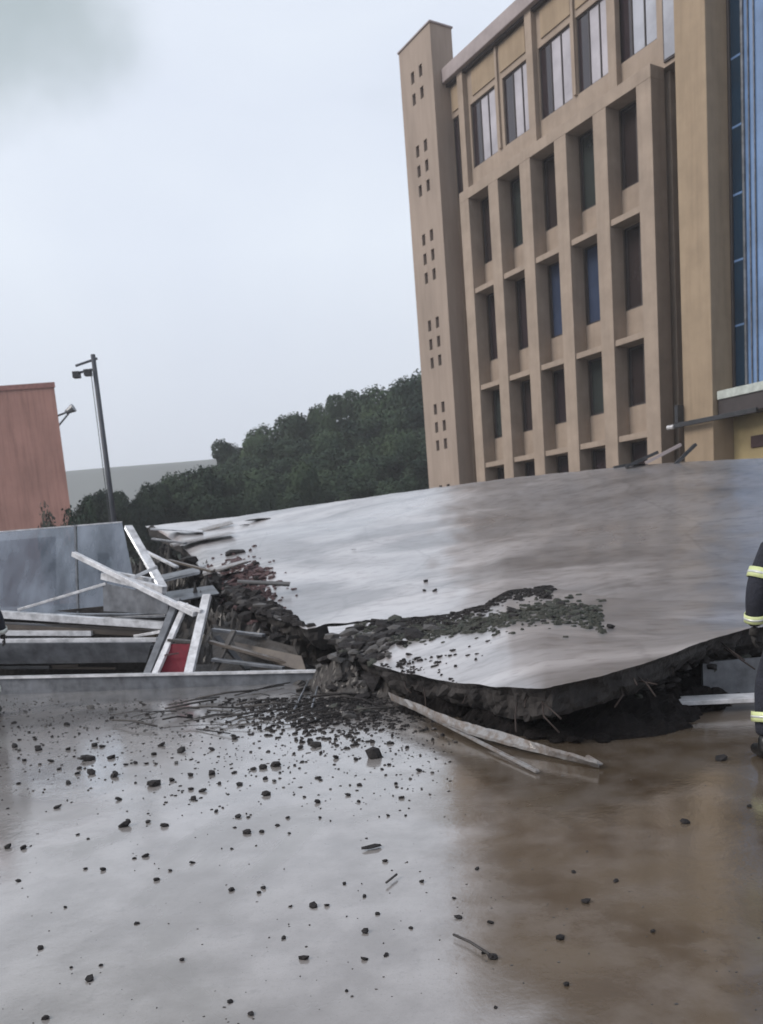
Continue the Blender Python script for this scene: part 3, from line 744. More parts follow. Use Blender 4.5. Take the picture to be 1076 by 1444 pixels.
# stones read off the yard: (zoomed x, y, radius) in two crops
A = [(38,92,10),(47,187,6),(145,247,9),(300,226,10),(387,185,19),(316,290,16),(374,284,8),(416,292,11),(222,122,18),(232,158,14),(202,148,8),(290,165,14),(282,120,10),(318,139,6),
(434,178,10),(482,165,10),(484,200,8),(490,225,10),(512,205,9),(535,100,9),(537,160,12),(555,187,8),(547,257,8),(602,270,9),(625,308,12),(663,308,7),(628,272,5),(671,174,9),(674,212,14),
(699,138,16),(665,145,12),(640,150,8),(745,141,5),(805,172,7),(803,232,12),(850,120,12),(770,221,5),(727,273,6),(809,273,6),(702,293,6),(732,313,5),(880,215,8),(907,232,8),(909,190,7),
(900,125,8),(948,112,24),(984,139,7),(1060,154,9),(1001,187,7),(1015,222,8),(982,268,6),(20,346,13),(60,348,11),(47,433,7),(165,500,6),(216,402,7),(261,403,11),(340,376,6),(369,369,9),
(395,429,10),(430,407,6),(486,387,7),(197,316,5),(223,327,5),(585,455,10),(655,462,8),(666,450,8),(735,497,6),(793,495,13),(827,494,8),(871,440,7),(942,346,18),(974,382,9),(1067,434,8),
(922,472,8),(955,516,8),(924,560,13),(718,577,8),(922,630,10),(977,620,7),(768,627,13),(1038,552,6),(346,541,6),(103,602,11),(228,680,12),(255,646,7),(180,652,6),(115,778,14),(583,738,9),
(634,769,9),(460,632,8),(877,711,6),(457,103,12),(410,88,11),(370,136,6),(343,135,7),(240,90,10),(172,100,8),(130,130,8),(62,128,8),(95,95,9),(150,150,8),(595,72,10),(760,95,10),(800,88,14)]
B = [(872,295,13),(610,504,13),(541,600,13),(785,583,9),(558,723,11),(688,451,8),(274,546,10),(358,560,10),(365,650,16),(966,129,14),(372,785,6),(577,428,6),(150,575,7),(85,645,6),(262,497,6),(323,420,7),(340,640,9),(1040,255,7)]
stones = [(x*.5576, 1000+y*.5576, r*.5576) for x, y, r in A]+[(500+x*.5353, 1000+y*.5353, r*.5353) for x, y, r in B]
special = {(387,185): 'large dark clod near the debris edge, left of the red panel line', (948,112): 'tall dark stone standing upright below the slab junction'}
SP = {}
for (x, y), lb in special.items(): SP[(round(x*.5576, 2), round(1000+y*.5576, 2))] = lb
more = [(x, y, lb) for x, y, lb in [(20*.5576, 1000+346*.5576, 'dark stone nearest the left edge of the yard, beside a smaller one'), (115*.5576, 1000+778*.5576, 'dark stone closest to the camera in the lower left corner'),
    (793*.5576, 1000+495*.5576, 'dark stone near the middle of the yard with a small stone just right of it'), (924*.5576, 1000+560*.5576, 'dark upright stone in the lower middle of the pale yard'),
    (942*.5576, 1000+346*.5576, 'flat elongated dark flake lying on the pale concrete'), (500+872*.5353, 1000+295*.5353, 'lone brown stone on the mud below the firefighter'),
    (500+610*.5353, 1000+504*.5353, 'dark stone in the middle of the muddy puddle'), (500+541*.5353, 1000+600*.5353, 'dark stone on the mud, the lower left of the puddle pair'),
    (500+966*.5353, 1000+129*.5353, 'flat dark stone at the edge of the hollow, left of the firefighter boots'), (228*.5576, 1000+680*.5576, 'angular dark stone in the lower left with two crumbs above it'),
    (500+558*.5353, 1000+723*.5353, 'small stone on the mud nearest the bottom edge'), (222*.5576, 1000+122*.5576, 'broad flat clod in the left part of the debris fringe')]]
for x, y, lb in more: SP[(round(x, 2), round(y, 2))] = lb
SG = 'dark stones scattered over the wet yard'
for px, py, r in stones:
    g_ = G(px, py+r*.4); R3 = r*1.1*g_.y/F0
    lb = SP.get((round(px, 2), round(py, 2)))
    o = put('stone', rnd.choice(VD), (g_.x, g_.y, R3*.35), R3, lb or 'small dark stone scattered over the wet yard', 'stone', SG, .8)
    if r > 12 and lb and 'upright' in lb: o.scale[2] *= 1.5
    if lb and 'flake' in lb: o.scale = (R3*1.4, R3*.8, R3*.3); o.rotation_euler = (0, 0, .4)
for i in range(150):
    px = rnd.uniform(0, 620); py = 990+abs(rnd.gauss(0, 1))*50+ (0 if px > 80 else 10)
    if py > 1140: continue
    g_ = G(px, py); r = rnd.choice([2, 2.5, 3, 3, 4, 5.5])*g_.y/F0
    put('stone', rnd.choice(VD+VG), (g_.x, g_.y, r*.3), r, 'small dark stone scattered over the wet yard', 'stone', SG, .8)
# crumbs too many to count
def crumbs(name, n_, fn, m, label, smin=.004, smax=.014):
    v = []; f = []
    for i in range(n_):
        c = fn(); s_ = rnd.uniform(smin, smax); n0 = len(v)
        k1, k2, k3 = rnd.uniform(.6, 1.4), rnd.uniform(.5, 1.1), rnd.uniform(.3, .7); an = rnd.uniform(0, 6.28)
        ring_ = [(cos(an+q*1.57+rnd.uniform(-.4, .4))*s_*k1, sin(an+q*1.57+rnd.uniform(-.4, .4))*s_*k2) for q in range(4)]
        for q in range(4): v.append((c[0]+ring_[q][0], c[1]+ring_[q][1], c[2]-.002))
        for q in range(4): v.append((c[0]+ring_[q][0]*.7, c[1]+ring_[q][1]*.7, c[2]+s_*k3*rnd.uniform(.7, 1.3)))
        for q in range(4): f.append((n0+q, n0+(q+1) % 4, n0+4+(q+1) % 4, n0+4+q))
        f.append((n0+4, n0+5, n0+6, n0+7))
    me = bpy.data.meshes.new(name); me.from_pydata(v, [], f); me.materials.append(m)
    tag(link(bpy.data.objects.new(name, me)), label, 'rubble', kind='stuff')
def cfn():
    while True:
        px = rnd.uniform(-60, 640); py = 985+abs(rnd.gauss(0, 1))*70
        if py < 1440: g_ = G(px, py); return (g_.x, g_.y, 0)
crumbs('crumbs', 1600, cfn, M['chunk'], 'dark crumbs and grit strewn over the wet yard')
def cfn2():
    g_ = G(rnd.uniform(-200, 1300), rnd.uniform(1050, 1500)); return (g_.x, g_.y, 0)
crumbs('crumbs', 500, cfn2, M['chunk_grey'], 'sparse grit over the whole yard', .002, .007)

# chunks in clusters, resting on the slab or heaps (dropped by ray cast)
bpy.context.view_layer.update()
dg = bpy.context.evaluated_depsgraph_get()
def drop(x, y, top=6):
    hit, loc, nrm, *_ = S.ray_cast(dg, Vector((x, y, top)), Vector((0, 0, -1)))
    return loc.z if hit else 0
def cluster(n_, area, Y, sizes, pool, name, label, group, sink=.2, flat=.8):
    """area: function giving a pixel; Y: function of the pixel giving distance"""
    for i in range(n_):
        px, py = area(); yy = Y(px, py); p = P(px, py, yy); s_ = rnd.choice(sizes)*yy/F0
        z = drop(p.x, p.y)
        put(name, rnd.choice(pool), (p.x, p.y, z+s_*(.35-sink)), s_, label, 'rubble chunk', group, flat)
def upY(px, py):      # distance on the big slab for a pixel
    fy, fY = interp(up_front, px); by, bY = interp(up_back, px); v = (fy-py)/(fy-by)
    a = P(px, fy, fY); b = P(px, by, bY); d1 = ray(px, py)
    # intersect sight line with the line a-b in the vertical plane
    best = min(range(0, 201), key=lambda q: abs((a.lerp(b, q/200)-Vector((0, 0, EYE))).normalized().dot(d1.normalized())-1))
    return a.lerp(b, best/200).y
def loY(px, py):
    fy, fY = interp(lo_front, px); by, bY = interp(lo_back, px)
    a = P(px, fy, fY); b = P(px, by, bY); d1 = ray(px, py).normalized()
    best = max(range(0, 101), key=lambda q: (a.lerp(b, q/100)-Vector((0, 0, EYE))).normalized().dot(d1))
    return a.lerp(b, best/100).y
# along the crack
def a_crack():
    px = rnd.uniform(500, 850); mid = interp([(500, 900), (600, 890), (700, 880), (760, 862), (850, 868)], px)[0]
    return px, mid+rnd.gauss(0, 9)
cluster(150, a_crack, loY, [4, 5, 6, 8, 11], VM+VD+VG[:2], 'mossy_chunk', 'mossy rubble chunk in the line of debris across the near slab', 'debris line across the near slab', .25, .6)
def a_crack2():
    px = rnd.uniform(560, 780); mid = interp([(560, 874), (620, 868), (680, 853), (716, 832), (780, 829)], px)[0]
    return px, mid+rnd.gauss(0, 3)+3
cluster(50, a_crack2, loY, [3, 4, 6, 8], VD+VM, 'dark_chunk', 'dark rubble chunk packed into the crack between the slabs', 'chunks in the crack', .25, .5)
def a_junc():
    return rnd.gauss(515, 36), rnd.gauss(942, 26)
cluster(170, a_junc, lambda px, py: 9.9-(py-935)*.025+rnd.uniform(-.3, .3), [4, 6, 8, 11, 15, 19], VD+VG+VM[:2], 'rubble_chunk', 'rubble chunk heaped at the junction of the two slabs', 'heap at the slab junction', .2, .7)
def a_left():
    t = rnd.random(); px = 215+190*t+rnd.gauss(0, 22); return px, interp([(200, 765), (260, 790), (320, 830), (400, 870)], px)[0]+rnd.gauss(0, 14)
cluster(140, a_left, lambda px, py: interp([(200, 21.3), (260, 18.6), (320, 15.2), (400, 12.6)], px)[0]-.3+rnd.uniform(-.6, .6), [5, 7, 10, 13, 17], VD+VG+VD, 'concrete_chunk',
        'dark rubble chunk along the left edge of the big slab', 'dark rubble on the left slab edge', .2, .75)
def a_red():
    return rnd.gauss(340, 24), rnd.gauss(818, 15)
cluster(60, a_red, lambda px, py: upY(px, py)-.3, [4, 6, 9, 12], VR+VR+VD, 'brick_chunk', 'reddish brick rubble chunk spilled on the left part of the big slab', 'reddish brick rubble', .2, .7)
for px, py, r, lb in [(861, 882, 9, 'single black stone lying on the near slab'), (600, 812, 5, 'upper one of three stones alone on the big slab'), (598, 826, 4, 'small left stone of the lone trio on the big slab'),
                      (613, 826, 5, 'small right stone of the lone trio on the big slab')]:
    yy = loY(px, py) if py > 850 else upY(px, py); p = P(px, py, yy); s_ = r*yy/F0
    put('stone', VD[0], (p.x, p.y, drop(p.x, p.y)+s_*.3), s_, lb, 'stone', None, .7)
for px, py, w in [(365, 734, 36), (345, 741, 14), (498, 768, 8), (900, 656, 24)]:
    yy = upY(px, py); p = P(px, py, yy); s_ = w*yy/F0
    o = put('slate', VD[1], (p.x, p.y, drop(p.x, p.y)+.03), s_, 'long flat dark flake lying on the upper part of the big slab', 'rubble chunk', 'dark flakes on the big slab', .12)
    o.rotation_euler = (0, 0, .1); o.scale = (s_*.6, s_*.3, s_*.07)

def crumbs_on(name, n_, areaf, Yf, m, label, smin, smax):
    def fn():
        px, py = areaf(); p = P(px, py, Yf(px, py)); return (p.x, p.y, drop(p.x, p.y))
    crumbs(name, n_, fn, m, label, smin, smax)
crumbs_on('moss_crumbs', 1500, lambda: (lambda q: (q[0], q[1]+rnd.gauss(0, 4)))(a_crack()), loY, M['moss'], 'mossy crumbs spread along the debris line on the near slab', .015, .05)
crumbs_on('dark_crumbs', 900, lambda: (lambda q: (q[0], q[1]+rnd.gauss(0, 3)))(a_crack2()), loY, M['chunk'], 'dark crumbs packed along the crack between the slabs', .015, .05)
crumbs_on('dark_crumbs', 1200, a_left, lambda px, py: interp([(200, 21.3), (260, 18.6), (320, 15.2), (400, 12.6)], px)[0]-.3+rnd.uniform(-.6, .6), M['chunk'], 'dark crumbs over the left slab edge', .03, .10)
crumbs_on('brick_crumbs', 700, a_red, lambda px, py: upY(px, py)-.3, M['chunk_red'], 'reddish crumbs spilled on the left of the big slab', .02, .07)
crumbs_on('dark_crumbs', 1500, lambda: (rnd.gauss(470, 70), 985+abs(rnd.gauss(0, 26))), lambda px, py: G(px, py).y, M['chunk'], 'dark crumbs below the slab junction', .008, .035)
# broken pieces stacked along the slab's far left rim (pale layered sheets)
for i, (px, py, Y, w, d, tone, lb) in enumerate([(250, 748, 21.4, 1.3, .7, 'white_metal', 'pale torn sheet on the far left tip of the big slab'), (285, 760, 20, 1.5, .6, 'board', 'long pale board lying on the left of the big slab'),
        (300, 744, 22, 1.1, .4, 'board', 'short pale board near the far rim of the slab'), (270, 838, 14.8, .9, .6, 'grey_metal', 'bent grey sheet in the dark rubble'),
        (245, 812, 16.5, 1.0, .5, 'grey_metal', 'second grey sheet higher in the dark rubble'), (318, 800, 16, .9, .35, 'board', 'splintered board end above the reddish rubble'),
        (372, 822, 13.9, .9, .18, 'chunk_grey', 'grey plank poking out of the reddish rubble')]):
    p = P(px, py, Y)
    o = MB().box(-w/2, w/2, -d/2, d/2, -.02, .02, .02).build('broken_sheet', M[tone]); o.location = (p.x, p.y, max(p.z, .05)); o.rotation_euler = (rnd.uniform(0, .3), rnd.uniform(-.2, .2), rnd.uniform(-.5, .5))
    tag(o, lb, 'broken sheet')
# tan sheets under the V of the big slab
for pts, lb, mt in [([P(300, 880, 12.6), P(415, 912, 11.0), P(430, 945, 10.7), P(300, 948, 11.7)], 'dark muddy sheet hanging under the slab corner', 'mud'),
                [P(0, 0, 1), None, None] and ([P(330, 905, 11.6), P(425, 925, 10.7), P(432, 948, 10.5), P(335, 918, 11.4)], 'long yellowish strip folded under the slab corner', 'tan_sheet')]:
    pts = [Vector(p) for p in pts]; n_ = (pts[1]-pts[0]).cross(pts[3]-pts[0]).normalized()*.03
    b = MB(); b.v = [tuple(p) for p in pts]+[tuple(p+n_) for p in pts]; b.f = [(0, 1, 2, 3), (7, 6, 5, 4), (0, 4, 5, 1), (1, 5, 6, 2), (2, 6, 7, 3), (3, 7, 4, 0)]
    tag(b.build('torn_sheet', M[mt]), lb, 'torn sheet')
# thin pole
MB()

# ------------------------------------------------------------------ left heap: frames, panes, strip
def bar2(name, a, b, w, h_, m, label, cat='metal bar', group=None, bevel=.004):
    a = Vector(a); b = Vector(b); c = (a+b)/2
    o = MB().bar(a-c, b-c, w, h_).build(name, M[m], bevel=bevel); o.location = c; tag(o, label, cat, group); return o
s0 = G(-260, 990); s1 = G(462, 962)
st = empty('flood_strip', tuple((s0+s1)/2)); tag(st, 'long low grey metal strip with a white top lip in front of the heap', 'metal strip')
c = (s0+s1)/2; a = s0-c; b = s1-c
m_ = MB(); n0 = 0
ha, hb = .30, .13
m_.v = [tuple(a), tuple(b), tuple(b+Vector((0, 0, hb))), tuple(a+Vector((0, 0, ha)))]
m_.v += [tuple(Vector(v)+Vector((0, .05, 0))) for v in m_.v]; m_.f = [(0, 1, 2, 3), (7, 6, 5, 4), (0, 4, 5, 1), (1, 5, 6, 2), (2, 6, 7, 3), (3, 7, 4, 0)]
m_.build('face', M['grey_metal'], st)
MB().bar(a+Vector((0, .02, ha+.012)), b+Vector((0, .02, hb+.012)), .11, .026).build('lip', M['white_metal'], st)
# pane: big dirty glass sheet
q = [P(-150, 762, 14.2), P(172, 736, 14.6), P(198, 862, 13.4), P(-150, 875, 13.0)]
pn = empty('glass_sheet', tuple(q[3])); tag(pn, 'large dirty translucent glass sheet leaning on the heap at the left', 'glass sheet')
def quad(name, q, th, m, parent, org):
    q = [Vector(p)-org for p in q]; n_ = (q[1]-q[0]).cross(q[3]-q[0]).normalized()*th
    b = MB(); b.v = [tuple(p) for p in q]+[tuple(p+n_) for p in q]; b.f = [(0, 1, 2, 3), (7, 6, 5, 4), (0, 4, 5, 1), (1, 5, 6, 2), (2, 6, 7, 3), (3, 7, 4, 0)]
    return b.build(name, m, parent)
og = Vector(q[3])
def lerp2(a, b, t): return Vector(a).lerp(Vector(b), t)
m1, m2 = lerp2(q[0], q[1], .79), lerp2(q[3], q[2], .74)
quad('pane', [q[0], m1, m2, q[3]], .012, M['pane'], pn, og)
quad('pane', [m1+Vector((.03, 0, 0)), q[1], q[2], m2+Vector((.03, 0, 0))], .012, M['pane'], pn, og)
MB().bar(m1-og, m2-og, .03, .03).build('seam', M['grey_metal'], pn)
MB().bar(Vector(q[0])-og, Vector(q[1])-og, .025, .02).build('edge', M['white_metal'], pn)
# crossed bars
bar2('metal_bar', P(104, 781, 12.6), P(275, 866, 11.4), .085, .07, 'white_metal', 'thick white bar slanting down across the glass sheet')
bar2('metal_bar', P(181, 743, 14), P(230, 829, 12.9), .13, .07, 'white_metal', 'steep white bar standing above the dark rubble')
bar2('metal_bar', P(26, 860, 12.6), P(150, 823, 12.4), .05, .04, 'white_metal', 'thin white bar rising to the right in front of the glass sheet')
bar2('metal_bar', P(185, 816, 12.3), P(222, 799, 12.4), .05, .05, 'white_metal', 'short white bar joining the two crossed bars')
# grey box section
bxo = empty('metal_trough', tuple(P(190, 845, 12.6))); tag(bxo, 'open grey metal trough with pale rim behind the crossed bars', 'trough'); og = bxo.location.copy()
quad('side', [P(145, 822, 12.4), P(238, 842, 12.0), P(236, 866, 12.0), P(146, 862, 12.4)], .03, M['grey_metal'], bxo, og)
MB().bar(P(146, 812, 12.42)-og, P(232, 832, 12.02)-og, .12, .10).build('rim', M['white_metal'], bxo)
MB().bar(P(150, 806, 12.6)-og, P(215, 818, 12.4)-og, .1, .05).build('rim', M['white_metal'], bxo)
# stacked horizontal frame members
H2 = 'white frame members stacked at the left'
def hb(x0, y0, x1, y1, Y0, Y1, w, h_, m, lb): return bar2('frame_member', P(x0, y0, Y0), P(x1, y1, Y1), w, h_, m, lb, 'frame member', H2)
hb(-120, 858, 236, 882, 12.2, 11.8, .16, .10, 'white_metal', 'topmost long white frame member in the stack')
hb(-120, 868, 240, 866, 12.7, 12.2, .14, .03, 'grey_metal', 'thin grey frame member at the back of the stack')
hb(-120, 892, 130, 893, 12.0, 11.9, .10, .075, 'white_metal', 'middle white frame member ending halfway along the stack')
hb(-120, 905, 222, 902, 11.8, 11.6, .10, .06, 'white_metal', 'lower long white frame member of the stack')
hb(190, 897, 232, 890, 11.8, 11.6, .06, .04, 'white_metal', 'short white frame end beside the ladder')
hb(-120, 876, 225, 893, 12.3, 12.0, .3, .08, 'tan_sheet', 'dull brownish frame member wedged between white ones')
hb(-120, 914, 215, 912, 12.0, 11.8, .3, .05, 'grey_metal', 'flat grey frame member below the white ones')
hb(-120, 924, 205, 922, 12.2, 12.0, .2, .06, 'tan_sheet', 'muddy lowest frame member in the stack')
o = MB().box(-4.2, 0, -.1, .3, -.02, .92, .02).build('fallen_block', M['slab_edge']); p = P(215, 940, 12.6); o.location = (p.x, 12.7, 0); tag(o, 'dark fallen wall block underneath the stacked frame members', 'wall block')
o = MB().box(-2.4, 0, 0, 1.6, -.02, 1.0, .05).build('fallen_block', M['slab_edge']); p = P(215, 940, 13.4); o.location = (p.x, 13.3, 0); tag(o, 'rear dark wall block below the glass sheet', 'wall block')
for i in range(14):
    y0 = rnd.uniform(868, 945); x0 = rnd.uniform(-60, 90); x1 = x0+rnd.uniform(60, 150); y1 = y0+rnd.uniform(-9, 9); Yb = 12.9-(y0-868)/77*.9
    Yb = 12.35-(y0-868)/77*.35-.1
    hb(x0, y0, min(x1, 215), y1, Yb+rnd.uniform(-.15, .1), Yb-.1, rnd.uniform(.04, .14), rnd.uniform(.02, .05), rnd.choice(['white_metal', 'grey_metal', 'tan_sheet', 'dark_metal']), 'short loose frame length jammed between the long members')
for x0, y0, x1, y1, Yb, m__, lb in [(296, 905, 418, 938, 11.2, 'tan_sheet', 'muddy brown batten sloping down to the slab junction'), (300, 930, 400, 942, 11.0, 'grey_metal', 'low grey batten just behind the metal strip'),
        (305, 898, 350, 945, 11.4, 'dark_metal', 'dark bent length leaning under the slab corner'), (330, 890, 300, 950, 11.3, 'chunk_grey', 'steep grey length beside the door frame'),(150, 872, 236, 868, 12.3, 'grey_metal', 'short grey length below the trough'), (200, 775, 250, 800, 15.5, 'white_metal', 'pale bar end in the dark rubble above the trough'),
        (215, 760, 262, 766, 18, 'grey_metal', 'grey bar near the far tip of the rubble'), (238, 790, 300, 806, 15.6, 'tan_sheet', 'brown bar crossing the dark rubble'), (300, 888, 372, 896, 11.9, 'grey_metal', 'thin grey bar under the slab corner')]:
    bar2('metal_bar', P(x0, y0, Yb), P(x1, y1, Yb-.4), .09, .04, m__, lb)
cs = [P(-120, 908, 11.75), P(214, 906, 11.5), P(206, 934, 11.62), P(-120, 938, 11.9)]
og_ = cs[3]; sh_o = quad('grey_sheet', cs, .02, M['grey_metal'], None, og_); sh_o.location = og_
tag(sh_o, 'broad dull grey sheet sloping down below the stacked white members', 'metal sheet')
# ladder-like frame with red panel
ld = empty('door_frame', tuple(P(240, 950, 10.9))); tag(ld, 'narrow fallen white door frame with a dark red panel between its sides', 'door frame'); og = ld.location.copy()
MB().bar(P(205, 958, 10.75)-og, P(250, 845, 11.8)-og, .11, .05).build('side_rail', M['grey_metal'], ld, bevel=.004)
MB().bar(P(217, 955, 10.7)-og, P(262, 852, 11.75)-og, .09, .05).build('side_rail', M['white_metal'], ld, bevel=.004)
MB().bar(P(266, 952, 10.6)-og, P(292, 840, 11.7)-og, .12, .07).build('side_rail', M['white_metal'], ld, bevel=.004)
MB().bar(P(252, 850, 11.6)-og, P(284, 862, 11.4)-og, .05, .05).build('crosspiece', M['white_metal'], ld, bevel=.004)
MB().bar(P(238, 902, 11.2)-og, P(272, 905, 11.15)-og, .12, .03).build('crosspiece', M['chunk_grey'], ld)
quad('red_panel', [P(237, 908, 11.15), P(268, 908, 11.1), P(258, 955, 10.8), P(221, 955, 10.8)], .03, M['red_paint'], ld, og)
MB().bar(P(232, 924, 10.95)-og, P(252, 921, 10.92)-og, .012, .02).build('scratch_trim', M['chunk_red'], ld)

# rebar / sticks on the debris fringe
SGp = 'dark sticks in the debris fringe'
def stick(pts, r, m, lb, grp=SGp, name='stick'):
    pts = [Vector(p) for p in pts]; c = pts[0]; o = MB().tube([p-c for p in pts], r, 5).build(name, M[m], None, True); o.location = c; tag(o, lb, 'stick', grp); return o
for i in range(55):
    px = rnd.uniform(150, 560); py = interp([(170, 1018), (300, 1012), (420, 1005), (560, 1000)], px)[0]+rnd.gauss(0, 15)
    g_ = G(px, max(py, 978)); L_ = rnd.uniform(.15, .8); a = rnd.gauss(-.1, .45)
    d = Vector((cos(a), -sin(a)*1.5, 0)).normalized()*L_; z = rnd.uniform(.01, .07)
    mid = g_+d*.5+Vector((0, 0, z+rnd.uniform(0, .02)))
    stick([g_+Vector((0, 0, z)), mid, g_+d+Vector((0, 0, rnd.uniform(.01, .05)))], rnd.uniform(.003, .013), rnd.choice(['stick', 'stick', 'chunk', 'chunk_grey']), 'dark stick lying in the debris fringe before the metal strip')
for pts, lb in [([(452, 955), (440, 1000)], 'leaning rod just below the slab junction'), ([(436, 958), (415, 1003)], 'second leaning rod left of the slab junction'),
                ([(640, 1324), (662, 1334), (690, 1352)], 'curved twig on the mud in the lower middle'), ([(560, 1238), (545, 1250)], 'tiny twig on the pale concrete')]:
    q_ = [G(*p) for p in pts]
    for n_, p in enumerate(q_): p.z = .02
    if 'rod' in lb: q_[0].z = .4; q_[0] = P(*pts[0], 9.9)
    stick(q_, .012 if 'twig' not in lb else .006, 'grey_metal' if 'rod' in lb else 'stick', lb, None)
# splintered boards sliding off the junction
bd = empty('splintered_board', tuple(G(845, 1080))); tag(bd, 'long pale splintered board reaching from the junction over the mud', 'board'); og = bd.location.copy()
n_ = 44; V = []; Fc = []
for i in range(n_+1):
    t = i/n_; up_ = interp([(0, 548, 976), (.25, 622, 1006), (.45, 665, 1021), (.6, 705, 1031), (.8, 768, 1051), (1, 842, 1072)], t)
    lo_ = interp([(0, 552, 984), (.25, 622, 1015), (.45, 663, 1032), (.6, 705, 1044), (.8, 773, 1061), (1, 845, 1078)], t)
    Yt = 9.1+(5.85-9.1)*t**.8; z_ = .10*(1-t)+.03
    j1, j2 = 2.2*noise.noise(Vector((i*.23, 0, 0)))+rnd.uniform(-.7, .7), rnd.uniform(-.5, .5)
    pa = G(up_[0]+j1, up_[1]+j1, z_+.05); pb = G(lo_[0], lo_[1]+j2, z_)
    for p in (pa, pb, pb-Vector((0, 0, .025)), pa-Vector((0, 0, .025))): V.append(tuple(p-og))
for i in range(n_):
    for k in range(4):
        a = i*4+k; b2_ = i*4+(k+1) % 4; Fc.append((a, b2_, b2_+4, a+4))
Fc += [(3, 2, 1, 0), tuple(n_*4+k for k in range(4))]
b = MB(); b.v = V; b.f = Fc; b.build('plank', M['board'], bd)
b = MB(); b.bar(G(828, 1066, .06)-og, G(848, 1078, .03)-og, .03, .012); b.build('splinter', M['board'], bd)
bar2('batten', G(556, 985, .08), G(758, 1088, .02), .035, .02, 'board', 'thin batten lying parallel below the splintered board', 'batten')
# pale board under the raised right edge
bar2('plank', P(950, 989, 7.0), P(1075, 983, 6.9), .22, .04, 'white_metal', 'pale plank lying under the raised slab edge beside the firefighter', 'plank')
o = MB().box(-.12, .6, 0, .04, 0, .36).build('grey_sheet', M['grey_metal']); p = P(1010, 960, 7.35); o.location = (p.x, 7.35, 0); tag(o, 'grey sheet upright in the hollow behind the pale plank', 'metal sheet')
o = MB().box(-.07, .07, -.07, .07, 0, .4).build('broken_post', M['slab_edge']); p = P(940, 1010, 7.6); o.location = (p.x, 7.6, 0); tag(o, 'broken post in the hollow under the slab', 'post')
def a_edge():
    px = rnd.uniform(890, 1060); return px, interp([(890, 955), (980, 925), (1060, 900)], px)[0]+rnd.uniform(0, 32)
for i in range(40):
    px, py = a_edge(); yy = interp([(890, 6.6), (1060, 7.7)], px)[0]; p = P(px, py, yy+.05); s_ = rnd.choice([5, 8, 11])*yy/F0
    put('edge_lump', rnd.choice(VD+VM[:1]), tuple(p), s_, 'dark concrete lump hanging from the ragged slab edge', 'rubble chunk', 'lumps along the ragged slab edge', .8)
# rubble added in the hollow, its shade painted into the black colour
mound('rubble_heap', [pl(640, 950, 8.1, .6, .26), pl(740, 950, 7.2, .62, .2), pl(850, 950, 7.0, .78, .22), pl(940, 950, 7.5, .6, .2), pl(1090, 950, 8.1, .6, .12), pl(700, 950, 8.9, 1.0, .24), pl(850, 950, 8.6, 1.1, .26), pl(1000, 950, 8.9, 1.0, .26), pl(1150, 950, 8.8, 1.0, .26)], 1, 'added rubble in the hollow below the near slab, painted black for shade', M['hollow'], 4)
VH = variants(M['hollow'], 6, 1, 500)
def a_hol():
    return rnd.uniform(600, 1010), rnd.uniform(1015, 1045)
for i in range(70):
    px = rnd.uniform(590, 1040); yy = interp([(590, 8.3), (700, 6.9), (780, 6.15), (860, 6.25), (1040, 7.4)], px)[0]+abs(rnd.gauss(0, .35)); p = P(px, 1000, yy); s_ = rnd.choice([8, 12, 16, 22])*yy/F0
    put('hollow_shade_chunk', rnd.choice(VH), (p.x, yy, s_*.3), s_, 'added rubble chunk in the hollow under the near slab, painted black for shade', 'rubble chunk', 'added shade-black rubble in the hollow', .7)
# bits at the foot of the building on the far rim
for px, py, Y, a, L_, lb in [(905, 648, 19.6, .35, .8, 'dark bent bar on the far rim below the window grid'), (965, 642, 19.3, .7, .7, 'dark stick jutting up on the far rim by the pier'),
        (935, 640, 19.5, .4, .9, 'pinkish plate edge lying on the far rim'), (880, 657, 19.9, .1, .5, 'small dark lump of metal on the far rim')]:
    p = P(px, py, Y); d = Vector((cos(a), 0, sin(a)))*L_/2
    o = MB().bar(-d, d, .12, .07).build('debris_bar', M['coping' if 'pink' in lb else 'dark_metal']); o.location = p; tag(o, lb, 'metal bar')

